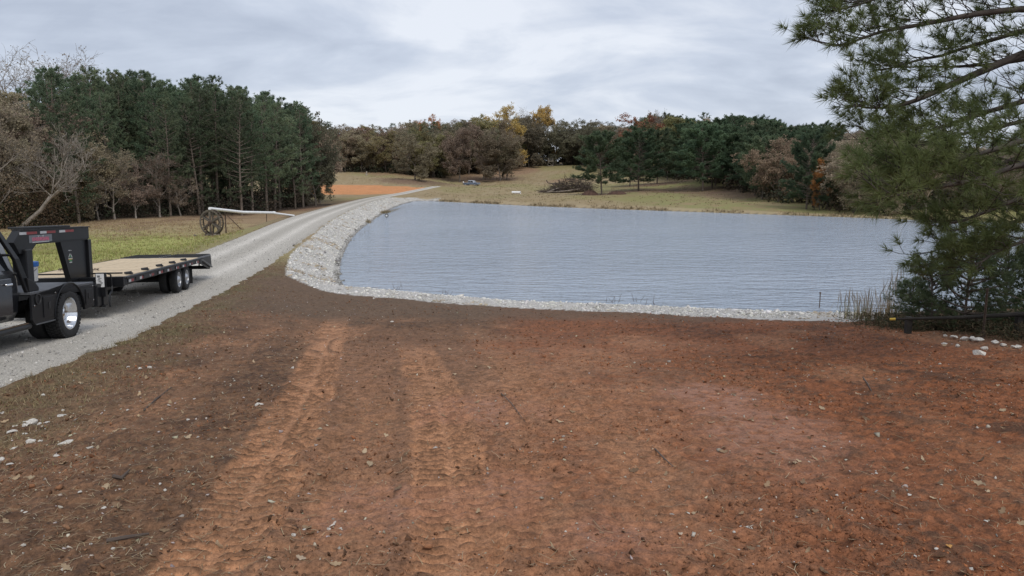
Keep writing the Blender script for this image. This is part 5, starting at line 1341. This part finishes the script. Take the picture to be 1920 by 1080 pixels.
for k in range(14):
    az = rgn.uniform(0, 6.28); z = rgn.uniform(8.2, 13); L = 2.4 * (1.15 - z / 15)
    d = np.array([math.cos(az), math.sin(az), .3]); bough([TK(z), TK(z) + d * L * .5, TK(z + .2) + d * L], 6, .04, .2)
V, T = sweep_np(paths); link('trunk', np_mesh('near_pine_wood', V, T, mat('near_pine_bark', (.050, .040, .033), .95, var=.35, scale=5, bump=.6, bscale=14), smooth=True), npn)
V, T = tufts(rgn, np.array(TP), np.array(TD), 30, .185, .0075, cone=1.0); link('crown', np_mesh('near_pine_needles', V, T, M_needle), npn); print('near pine tufts', len(TP), len(T))
# young pines and brush under it
for i in range(2):
    dat = pine(300 + i, 3.0, clear=.05, width=.42, nl=16, needle=.16, nw=.013, per=4.2, round_=.6, step=.17)
    tm = np_mesh('young_pine_trunk%d' % i, dat[0][0][0], dat[0][0][1], M_bark_p, smooth=True); lm = np_mesh('young_pine_crown%d' % i, dat[0][1][0], dat[0][1][1], M_needle2); MESH[('young%d' % i, 'n')] = (tm, lm, 3.0)
KNAMES['young'] = 'young_pine'
for (px, py, top, i, lb, sx) in [(1806, 634, 425, 0, 'young pine with dark trunk rising behind the fallen pole', 1.0), (1745, 628, 470, 1, 'young pine leaning to the reeds at the left of the pole', 1.0), (1880, 625, 450, 1, 'young pine at the right edge behind the steel fence post', .9), (1712, 612, 520, 0, 'small bushy young pine beside the reeds on the shore', 1.2), (1960, 640, 420, 0, 'young pine just beyond the right edge of the clearing', 1.0)]:
    gx_, gy_, gz_ = ground_at(px, py); gy2 = gy_ + 1.2; gx2 = gx_ * gy2 / gy_
    tree('young%d' % i, 'n', gx2, gy2, (py - top) / 1400 * gy2, lb, 'young pines under the large pine', sx=sx, sink=.03)
def brush(name, px_list, n, h, cols, label, size, spread):
    rng = np.random.default_rng(n); c = []
    for (px, py) in px_list:
        a = ground_at(px, py); c.append(a)
    c = np.array(c)[rng.integers(0, len(c), n)] + np.c_[rng.normal(0, spread, n), np.abs(rng.normal(0, spread, n)), np.zeros(n)]
    c[:, 2] = hs(c[:, 0], c[:, 1]) + rng.uniform(.01, 1, n) ** 1.3 * h
    Rm = rand_rot(n, rng); sz = size * rng.uniform(.5, 1.4, n); q = np.array([[-.9, -.06, 0], [.9, -.05, .15], [.6, .12, 0], [-.5, .14, .1]])
    v = np.einsum('nij,kj->nki', Rm, q) * sz[:, None, None] + c[:, None, :]; cc = np.array(cols)[rng.integers(0, len(cols), n)] * rng.uniform(.7, 1.3, (n, 1)); oo = np.arange(n)[:, None] * 4
    tag(link(name, np_mesh(name, v.reshape(-1, 3), np.concatenate([oo + np.array([0, 1, 2]), oo + np.array([0, 2, 3])]), M_litter, {'col': np.repeat(cc, 4, 0)})), label, 'undergrowth', kind='stuff')
brush('undergrowth', [(1700, 612), (1740, 618), (1780, 622), (1830, 622), (1880, 624), (1920, 630), (1980, 640), (2060, 650)], 20000, .28, [(.055, .055, .030), (.080, .062, .038), (.13, .095, .055), (.05, .062, .030), (.16, .12, .07)], 'dark brush and pine straw under the young pines', .05, .5)
# reeds
rr_ = np.random.default_rng(61)
def blades(rng, base, n, hmin, hmax, w, bend, cols, name, parent=None, mt=None):
    k = 5; b = base[rng.integers(0, len(base), n)]; az = rng.uniform(0, 6.28, n); h = rng.uniform(hmin, hmax, n); bd = rng.uniform(.1, bend, n)
    t = np.linspace(0, 1, k); V = np.zeros((n, k, 2, 3)); perp_ = np.c_[-np.sin(az), np.cos(az), np.zeros(n)]
    for i, ti in enumerate(t):
        c = b + np.c_[np.cos(az) * bd * h * ti ** 2, np.sin(az) * bd * h * ti ** 2, h * (ti - .35 * bd * ti ** 2)]; ww_ = w * (1 - ti * .92)
        V[:, i, 0] = c - perp_ * ww_ / 2; V[:, i, 1] = c + perp_ * ww_ / 2
    o = (np.arange(n) * k * 2)[:, None, None]; i = np.arange(k - 1)[None, :, None] * 2
    q = (o + i + np.array([0, 1, 3, 2])[None, None, :]).reshape(-1, 4)
    cc = np.array(cols)[rng.integers(0, len(cols), n)] * rng.uniform(.75, 1.25, (n, 1))
    return link(name, np_mesh(name, V.reshape(-1, 3), None, mt or M_litter, {'col': np.repeat(cc, k * 2, 0)}, quads=q), parent)
REED = [(.34, .26, .15), (.28, .20, .11), (.16, .18, .06), (.42, .33, .20)]
for px, py, n, h, lb, cols in [(1612, 600, 60, .75, 'short yellow green reed tuft at the water left of the pines', REED[2:] + REED[2:3]), (1652, 602, 130, .75, 'green and tan reeds between the short tuft and the tall plumes', REED), (1690, 602, 140, 1.25, 'tall tan reed plumes against the young pine', REED[:2] + REED[3:])]:
    x, y, z = ground_at(px, py); y += .5
    rc_ = empty('reed_clump', (x, y, hs1(x, y))); tag(rc_, lb, 'reeds', 'reeds at the right shore')
    base = np.c_[rr_.normal(0, .16, 40), rr_.normal(0, .16, 40), np.full(40, -.03)]
    blades(rr_, base, n, h * .45, h, .014, .75, cols, 'blades', rc_)
    if h > .7:
        ps = []
        for k in range(16): ps.append((grow(rr_, base[k], (rr_.normal(0, .12), rr_.normal(0, .1), 1), h * rr_.uniform(.85, 1.2), 5, .05, .0), np.r_[.005, .004, .004, .012, .003]))
        V, T = sweep_np(ps, 5); link('plumes', np_mesh('plumes', V, T, M_log), rc_)
# fallen pole with a yellow end, and steel post
A = np.array(at_y(1679, 598, 14.2)); B = np.array(at_y(1930, 588, 13.5)); Cc_ = A + (B - A) * 1.6
M_pole = mat('dark_tarred_pole', (.028, .024, .020), .9, var=.3, scale=6, bump=.3)
pole = empty('fallen_pole', tuple(A)); tag(pole, 'dark fallen pole with yellow end lying under the young pines', 'pole')
MB().tube([(0, 0, 0), tuple((B - A) * .5 + np.array([0, 0, -.02])), tuple(B - A), tuple(Cc_ - A)], [.022, .036, .046, .055], 9).build('log', M_pole, pole, smooth=True)
MB().tube([tuple((A - B) / np.linalg.norm(A - B) * .10), (0, 0, 0)], [.024, .026], 9).build('yellow_end', M_yellow, pole, smooth=True)
for t in (.12, .95):
    q = (B - A) * t; gz_ = h1(A[0] + q[0], A[1] + q[1]) - A[2]; MB().box(q[0] - .05, q[0] + .05, q[1] + .02, q[1] + .12, gz_ - .2, q[2] + .02).build('support', M_pole, pole)
x, y, z = ground_at(1843, 632); fp = empty('fence_post', (x, y, hs1(x, y))); tag(fp, 'thin rusty steel fence post in front of the fallen pole', 'post')
MB().box(-.022, .022, -.004, .004, -.2, .92).box(-.004, .004, -.03, .0, -.2, .92).build('tee_bar', M_rust, fp); MB().box(-.05, .05, .004, .01, -.05, .1).build('anchor_plate', M_rust, fp)

# ---------------------------------------------------------------- loose things on the dirt
M_lime = mat('white_limestone', (.58, .545, .49), .9, var=.25, scale=9, bump=.5, bscale=25)
M_chert = mat('tan_chert', (.34, .27, .21), .85, var=.25, scale=9, bump=.4, bscale=25)
def fine_stone(seed, flat):
    rng = np.random.default_rng(seed); bm = bmesh.new(); pts = rng.normal(size=(16, 3)); pts /= np.linalg.norm(pts, axis=1)[:, None]; pts *= rng.uniform(.8, 1, (16, 1)); pts[:, 2] *= flat
    for p in pts: bm.verts.new(p * .5)
    bmesh.ops.convex_hull(bm, input=bm.verts[:]); bmesh.ops.delete(bm, geom=[v for v in bm.verts if not v.link_faces], context='VERTS')
    bmesh.ops.bevel(bm, geom=bm.edges[:], offset=.03, segments=1, affect='EDGES')
    me = bpy.data.meshes.new('limestone_rock'); bm.to_mesh(me); bm.free(); me.materials.append(M_lime); return me
ROCK = [fine_stone(400 + i, f) for i, f in enumerate((.45, .6, .75, .5, .65, .55))]
def rock(px, py, wpx, hpx, label, group=None, k=0, mt=None, up=.25, rz=None, rx=0):
    x, y, z = ground_at(px, py); w = wpx * y / 1400.
    o = link('limestone_rock', ROCK[k % 6], None, (x, y, hs1(x, y) + w * up * .42), (rx, rnd_r.uniform(-.15, .15), rnd_r.uniform(0, 6.28) if rz is None else rz))
    hh = hpx / wpx; o.scale = (w * 1.1, w * .85, w * max(.45, hh * 1.5)); tag(o, label, 'rock', group)
    return o
rnd_r = random.Random(12)
rock(22, 812, 24, 11, 'flat white rock at the left end of the small rock heap', k=0); rock(61, 797, 22, 22, 'upright pale slab leaning in the middle of the small rock heap', k=3, up=.6, rx=.9, rz=.3)
rock(28, 801, 13, 9, 'grey rock tucked behind the left end of the small rock heap', k=1); rock(46, 807, 20, 9, 'flat grey rock in front of the leaning slab', k=4); rock(75, 795, 13, 11, 'rounded white rock right of the leaning slab', k=2)
rock(46, 791, 15, 6, 'thin white rock behind the leaning slab', k=0); rock(88, 795, 14, 6, 'narrow tan rock at the right end of the small rock heap', k=3); rock(80, 808, 14, 5, 'pinkish flat chip in front of the rock heap', k=5); rock(47, 814, 14, 7, 'small white rock at the foot of the rock heap', k=5); rock(79, 802, 11, 8, 'pinkish stone wedged under the rounded white rock', k=4)
rock(58, 830, 24, 12, 'blocky white rock below the small rock heap', k=2); rock(77, 829, 15, 6, 'long thin white rock touching the blocky white rock', k=0); rock(123, 833, 30, 12, 'large flat white rock standing alone right of the rock heap', k=3); rock(169, 836, 17, 9, 'angular white rock farthest right of the rock group', k=1)
rock(26, 845, 14, 7, 'small white wedge left below the blocky rock', k=4); rock(106, 857, 14, 8, 'small white rock below the large flat rock', k=5); rock(3, 865, 16, 11, 'round white rock cut off by the left edge', k=2); rock(18, 870, 16, 7, 'flat white rock beside the left edge rounded one', k=0)
rock(115, 780, 24, 8, 'flat grey rock in straw above the rock heap', k=3); rock(4, 775, 12, 6, 'grey rock in grass at the left edge above the heap', k=1); rock(486, 760, 20, 11, 'lone white rock beside the left tyre track', k=2); rock(550, 692, 10, 7, 'small grey rock lying upslope of the lone white rock', k=4)
for (px, py, w, h, k) in [(1788, 636, 13, 8, 0), (1808, 640, 16, 9, 1), (1822, 640, 14, 8, 2), (1834, 643, 18, 10, 3), (1866, 647, 16, 8, 4), (1880, 651, 12, 8, 5), (1900, 654, 10, 7, 0), (1909, 654, 12, 9, 1), (1795, 650, 9, 6, 2), (1770, 648, 10, 5, 3), (1772, 631, 8, 5, 4), (1845, 656, 14, 9, 5)]:
    rock(px, py, w * 1.25, h * 1.3, 'white rock in the loose line under the pine at the right', 'white rocks under the right pine', k, up=.6)
rock(1790, 618, 16, 10, 'pale round rock at the foot of the young pine trunk', k=2); rock(1834, 664, 34, 16, 'large grey rock lowest of the rocks under the pine', k=4)
rgs = np.random.default_rng(5); cntp = 0
for (px, py, w) in [(80, 740, 10), (280, 692, 12), (262, 695, 10), (240, 688, 9), (335, 665, 10), (195, 700, 9), (150, 765, 9), (118, 770, 9), (240, 770, 10), (353, 790, 9), (372, 822, 9), (40, 960, 9), (48, 967, 10), (44, 1027, 12), (195, 957, 12), (300, 910, 9), (310, 918, 10), (150, 926, 12), (212, 1025, 10), (170, 1020, 9), (118, 1075, 10), (550, 1012, 14), (505, 1055, 12), (570, 995, 11), (640, 996, 14), (616, 998, 12), (1390, 985, 9), (1376, 1002, 9), (1385, 1030, 8), (1404, 996, 16), (1570, 933, 10), (1754, 1041, 12), (1716, 1046, 9), (1822, 1075, 14), (1690, 988, 9), (1848, 980, 10), (1545, 838, 9), (1635, 893, 8), (1642, 890, 8), (1705, 932, 10), (1688, 988, 9), (1290, 965, 9), (1462, 1036, 8), (1060, 1000, 7), (735, 605, 8), (700, 560, 7)]:
    rock(px, py, w, w * .6, 'small pale stone pressed into the dirt clearing', 'small stones on the dirt', int(px) % 6)
# scattered clods, pebbles, straw and leaves
CR = np.random.default_rng(17)
def fan(n, y0, y1, w=.78):
    y = y0 * (y1 / y0) ** CR.random(n); x = CR.uniform(-w, w, n) * y; d_, s_, _, _, rw = road_info(x, y); ds_ = seg_dist(x, y, SH, True)[0]; ok = (d_ > rw + .15) & (s_ < 0) & ~inside(x, y, SH) & (ds_ > .3) & ~((y > 19) & inside(x, y, RIP)); return x[ok], y[ok]
def smooth_at(x, y):
    m = np.zeros(len(x))
    for P_, w_, k_ in TRK: d_, _, _ = seg_dist(x, y, P_); m = np.maximum(m, (d_ < w_ * .42) * k_)
    for (cx, cy), ra, rb in PADW: m = np.maximum(m, (np.hypot((x - cx) / ra, (y - cy) / rb) < .85) * .95)
    return m
x, y = fan(108000, 3.0, 24); keep = CR.random(len(x)) < (1.05 - .88 * smooth_at(x, y)) * sstep(.30, .62, fbm(x * 1.1, y * 1.1, 35, 3)); x, y = x[keep], y[keep]; n = len(x)
sz = np.clip(CR.lognormal(math.log(.0125), .62, n) * (.75 + .045 * y), .004, .075); red = sstep(.3, .6, fbm(x * .5, y * .5, 3, 2) * .6 + .35 * sstep(-2, 4, x))
cc = (np.array([.150, .080, .044])[None] * (1 - red[:, None]) + np.array([.225, .085, .036])[None] * red[:, None]) * CR.uniform(.45, 1.7, (n, 1))
tag(link('dirt_clods', scatter('dirt_clods', LUMPS, np.c_[x, y, hs(x, y) + sz * .10], sz[:, None] * CR.uniform(.7, 1.3, (n, 3)), rand_rot(n, CR), cc, M_clod)), 'small clods of loose dirt over the clearing', 'dirt', kind='stuff')
x, y = fan(9500, 3.0, 23); keep = CR.random(len(x)) < .35 + .65 * sstep(-1, -5, x) + .4 * sstep(3, 6, x); x, y = x[keep], y[keep]; n = len(x)
sz = np.clip(CR.lognormal(math.log(.014), .55, n) * (.8 + .03 * y), .008, .07); g_ = CR.uniform(.22, .55, n)
tag(link('pebbles', scatter('pebbles', STONES, np.c_[x, y, hs(x, y) + sz * .12], sz[:, None] * CR.uniform(.7, 1.3, (n, 3)), rand_rot(n, CR, .4), np.c_[g_, g_ * CR.uniform(.82, .95, n), g_ * CR.uniform(.62, .84, n)], M_stone)), 'pale pebbles strewn over the clearing', 'pebbles', kind='stuff')
def straw(name, x, y, lmin, lmax, w, cols, label, lift=.008):
    n = len(x); az = CR.uniform(0, 6.28, n); l = CR.uniform(lmin, lmax, n); bend = CR.normal(0, .25, n); z = hs(x, y) + lift; dz = CR.normal(0, .12, n) * l
    d = np.c_[np.cos(az), np.sin(az), np.zeros(n)]; p = np.c_[-np.sin(az), np.cos(az), np.zeros(n)]; c = np.c_[x, y, z]
    a = c - d * (l / 2)[:, None]; b_ = c + d * (l / 2)[:, None] + np.c_[np.zeros(n), np.zeros(n), dz + .004]; m = c + p * (bend * l * .4)[:, None] + np.c_[np.zeros(n), np.zeros(n), np.full(n, .007)]
    V = np.stack([a - p * w / 2, a + p * w / 2, m - p * w / 2, m + p * w / 2, b_ - p * w / 3, b_ + p * w / 3], 1); o = np.arange(n)[:, None] * 6
    q = np.concatenate([o + np.array([0, 1, 3, 2]), o + np.array([2, 3, 5, 4])]); cc = np.array(cols)[CR.integers(0, len(cols), n)] * CR.uniform(.7, 1.3, (n, 1))
    tag(link(name, np_mesh(name, V.reshape(-1, 3), None, M_litter, {'col': np.repeat(cc, 6, 0)}, quads=q)), label, 'straw', kind='stuff')
x, y = fan(15000, 3.0, 18); keep = CR.random(len(x)) < .16 + .9 * sstep(-.8, -3.5, x + .18 * (y - 6)) + .35 * sstep(1.5, 4, x); x, y = x[keep], y[keep]
straw('straw', x, y, .03, .12, .0032, [(.34, .27, .16), (.26, .19, .11), (.40, .33, .22), (.18, .13, .08)], 'bits of straw and dry stems on the dirt')
# trampled grass on the verge of the road
n = 42000; y = 5.0 * (34 / 5.0) ** CR.random(n); x = np.interp(y, ROAD[:, 1], ROAD[:, 0]) + 2.25 + CR.uniform(-.15, 3.4, n)
dl, sl, _ = seg_dist(x, y, np.array([(-5.5, 1.0), (-4.9, 5.0)] + [tuple(p) for p in LEFTEDGE[1:]])); lo = np.where(sl > 0, dl, -dl)
keep = (CR.random(n) < sstep(-.2, 2.2, lo + (fbm(x * .9, y * .9, 19, 3) - .5) * 1.8)) & ~inside(x, y, RIP); x, y = x[keep], y[keep]; n = len(x)
base = np.c_[x, y, hs(x, y) - .005]; 
az = CR.uniform(0, 6.28, n); hgt_ = CR.uniform(.012, .042, n) * (1 + .9 * (fbm(x * .7, y * .7, 29, 2) > .60)); ln = CR.uniform(.5, 2.4, n); tip = base + np.c_[np.cos(az) * ln * hgt_, np.sin(az) * ln * hgt_, hgt_]; p = np.c_[-np.sin(az), np.cos(az), np.zeros(n)] * (.0022 + .0003 * y)[:, None]
gcol = np.array([(.22, .165, .09), (.30, .23, .13), (.15, .135, .055), (.14, .098, .056), (.19, .14, .08)])[CR.integers(0, 5, n)] * CR.uniform(.7, 1.3, (n, 1))
tag(link('verge_grass', np_mesh('verge_grass', np.stack([base - p, base + p, tip], 1).reshape(-1, 3), np.arange(n * 3).reshape(-1, 3), M_litter, {'col': np.repeat(gcol, 3, 0)})), 'trampled brown green grass on the verge beside the road', 'grass', kind='stuff')
# field grass left of the road and on the far bank
def tuft_field(name, x, y, h, w, cols, label, per=4):
    n = len(x) * per; xx = np.repeat(x, per) + CR.normal(0, w * 2, n); yy = np.repeat(y, per) + CR.normal(0, w * 2, n); b_ = np.c_[xx, yy, hs(xx, yy) - .01]; az = CR.uniform(0, 6.28, n); hh = h * CR.uniform(.5, 1.3, n)
    tip = b_ + np.c_[np.cos(az) * hh * .5, np.sin(az) * hh * .5, hh]; p = np.c_[-np.sin(az), np.cos(az), np.zeros(n)] * w / 2; cc = np.repeat(np.array(cols)[CR.integers(0, len(cols), len(x))], per, 0) * CR.uniform(.75, 1.25, (n, 1))
    tag(link(name, np_mesh(name, np.stack([b_ - p, b_ + p, tip], 1).reshape(-1, 3), np.arange(n * 3).reshape(-1, 3), M_litter, {'col': np.repeat(cc, 3, 0)})), label, 'grass', kind='stuff')
n = 16000; y = 22 * (82 / 22) ** CR.random(n); x = -y * CR.uniform(.36, .80, n); d_, s_, _, _, rw = road_info(x, y); ok = (s_ > 0) & (d_ > rw + .3); x, y = x[ok], y[ok]
gr = CR.random(len(x)) < sstep(72, 40, y); 
tuft_field('field_grass', x[gr], y[gr], .11, .030, [(.28, .29, .09), (.22, .24, .075), (.33, .32, .12), (.32, .26, .13)], 'green grass of the field left of the road')
tuft_field('field_grass', x[~gr], y[~gr], .14, .035, [(.36, .27, .14), (.30, .21, .12), (.40, .32, .18), (.22, .15, .09)], 'dry tan grass of the field near the left wood')
far_sh = np.array([p for p in SHORE if p[1] > 70 and p[0] > -17 and p[0] < 52]); dd = np.r_[0, np.cumsum(np.hypot(*(far_sh[1:] - far_sh[:-1]).T))]
s = CR.uniform(0, dd[-1], 2600); x = np.interp(s, dd, far_sh[:, 0]) + CR.normal(0, .25, 2600); y = np.interp(s, dd, far_sh[:, 1]) + np.abs(CR.normal(.3, .8, 2600))
keep = vnoise(s * .22, s * 0, 4) > .35; tuft_field('shore_reeds', x[keep], y[keep], .38, .05, [(.27, .20, .11), (.19, .15, .085), (.13, .11, .06), (.33, .25, .15)], 'tan reeds fringing the far shore')
n = 5200; y = CR.uniform(105, 300, n); x = CR.uniform(-50, 70, n); ok = (H(x, y) > .35) & (CR.random(n) < 1.0) & (road_info(x, y)[0] > 4) & ((x > -27) | (y > 218)); tuft_field('field_grass', x[ok], y[ok], .20, .10, [(.24, .19, .10), (.17, .13, .075), (.20, .19, .075), (.28, .22, .13)], 'tufts of rough grass on the far field')
n = 900; s = CR.uniform(40, 62, n); x = np.interp(s, ss, rc[:, 0]) + np.interp(s, ss, nm[:, 0]) * -2.3 - CR.uniform(-.9, .1, n); 
# weeds standing in the shallows
for (px, py, k_) in [(662, 452, 3), (684, 437, 4), (676, 441, 3), (744, 543, 4), (846, 553, 4), (1148, 567, 5), (1196, 566, 3), (1222, 571, 3)]:
    x, y = at_z(px, py, 0); rg = np.random.default_rng(px); wd = empty('water_weed', (x, y, -.05)); tag(wd, 'few dead weed stems poking from the shallow water', 'weed', 'dead weeds in the shallows')
    V, T = sweep_np([(grow(rg, (rg.normal(0, .1), rg.normal(0, .05), 0), (rg.normal(0, .4), 0, 1), rg.uniform(.2, .42), 4, .15, 0), np.linspace(.010, .005, 4)) for _ in range(k_)], 4); link('stems', np_mesh('stems', V, T, M_rust), wd)
# dry oak leaves and sticks
def leaf_mesh(seed):
    rng = np.random.default_rng(seed); k = 7; L = []; Rr = []
    for i in range(k):
        t = i / (k - 1); w = math.sin(math.pi * min(1, t * .9 + .08)) * (.30 if i % 2 else .17) ; z = .16 * (2 * t - 1) ** 2 + rng.normal(0, .03); L.append((t - .5, w, z + w * .35)); Rr.append((t - .5, -w, z + w * .25))
    M_ = [((i / (k - 1)) - .5, 0, .16 * (2 * i / (k - 1) - 1) ** 2) for i in range(k)]; V = np.array(L + M_ + Rr); q = []
    for i in range(k - 1): q += [[i, i + 1, k + i + 1], [i, k + i + 1, k + i], [k + i, k + i + 1, 2 * k + i + 1], [k + i, 2 * k + i + 1, 2 * k + i]]
    return V, np.array(q)
LEAF = [leaf_mesh(s) for s in range(4)]
x, y = fan(900, 3.0, 17); keep = CR.random(len(x)) < .30 + .5 * sstep(1, 4, x) + .5 * sstep(-2, -4, x); x, y = x[keep], y[keep]; n = len(x); sz = CR.uniform(.04, .085, n)
lc = np.array([(.36, .26, .16), (.28, .19, .115), (.42, .32, .21), (.20, .13, .08)])[CR.integers(0, 4, n)] * CR.uniform(.8, 1.2, (n, 1))
tag(link('fallen_leaves', scatter('fallen_leaves', LEAF, np.c_[x, y, hs(x, y) + sz * .10], sz, rand_rot(n, CR, .35), lc, M_litter)), 'curled dry oak leaves scattered on the dirt', 'leaves', kind='stuff')
def leaf_thing(px, py, wpx, colr, label):
    x, y, z = ground_at(px, py); s = wpx * y / 1400.; v, t = LEAF[px % 4]
    o = link('dry_leaf', np_mesh('dry_leaf', v * s, t, M_litter, {'col': np.tile(np.array(colr), (len(v), 1))}), None, (x, y, hs1(x, y) + s * .12), (.25, .2, (px * .7) % 6.28)); tag(o, label, 'leaf')
leaf_thing(1777, 1038, 20, (.50, .27, .09), 'yellow orange leaf with a dark shadow at the bottom right'); leaf_thing(1404, 995, 20, (.55, .46, .36), 'pale curled leaf right of the bottom centre'); leaf_thing(1275, 1003, 16, (.50, .40, .30), 'pale leaf standing on edge left of the curled one')
leaf_thing(565, 1054, 22, (.42, .33, .24), 'large curled tan leaf at the bottom left of centre'); leaf_thing(125, 1068, 26, (.34, .25, .16), 'big crumpled brown leaf at the bottom left corner'); leaf_thing(1118, 838, 12, (.52, .43, .32), 'small pale leaf in the middle of the clearing'); leaf_thing(625, 994, 20, (.60, .54, .47), 'white curled leaf left of the centre track')
def stick(pts, r, label):
    P = [ground_at(*p) for p in pts]; o0 = np.array(P[0]); o = empty('stick', tuple(o0)); tag(o, label, 'stick')
    q = [tuple(np.array([p[0], p[1], hs1(p[0], p[1]) + r * 1.2]) - o0) for p in P]; MB().tube(q, [r] * (len(q) - 1) + [r * .5], 6).build('stem', M_brush, o, smooth=True)
stick([(1618, 708), (1626, 722), (1638, 744)], .008, 'dark stick lying on the bare track at the right'); stick([(1228, 842), (1245, 862), (1262, 880)], .006, 'thin pale stick in the middle right of the clearing'); stick([(270, 772), (295, 752), (322, 728)], .009, 'straight dark stick along the brown track at the left'); stick([(212, 900), (228, 897), (243, 890)], .014, 'short dark stick on the left part of the dirt'); stick([(200, 1020), (235, 1012), (280, 1006)], .012, 'crooked stick among leaves at the lower left'); stick([(940, 740), (960, 765), (985, 795)], .005, 'thin dark stem across the damp patch at the centre')
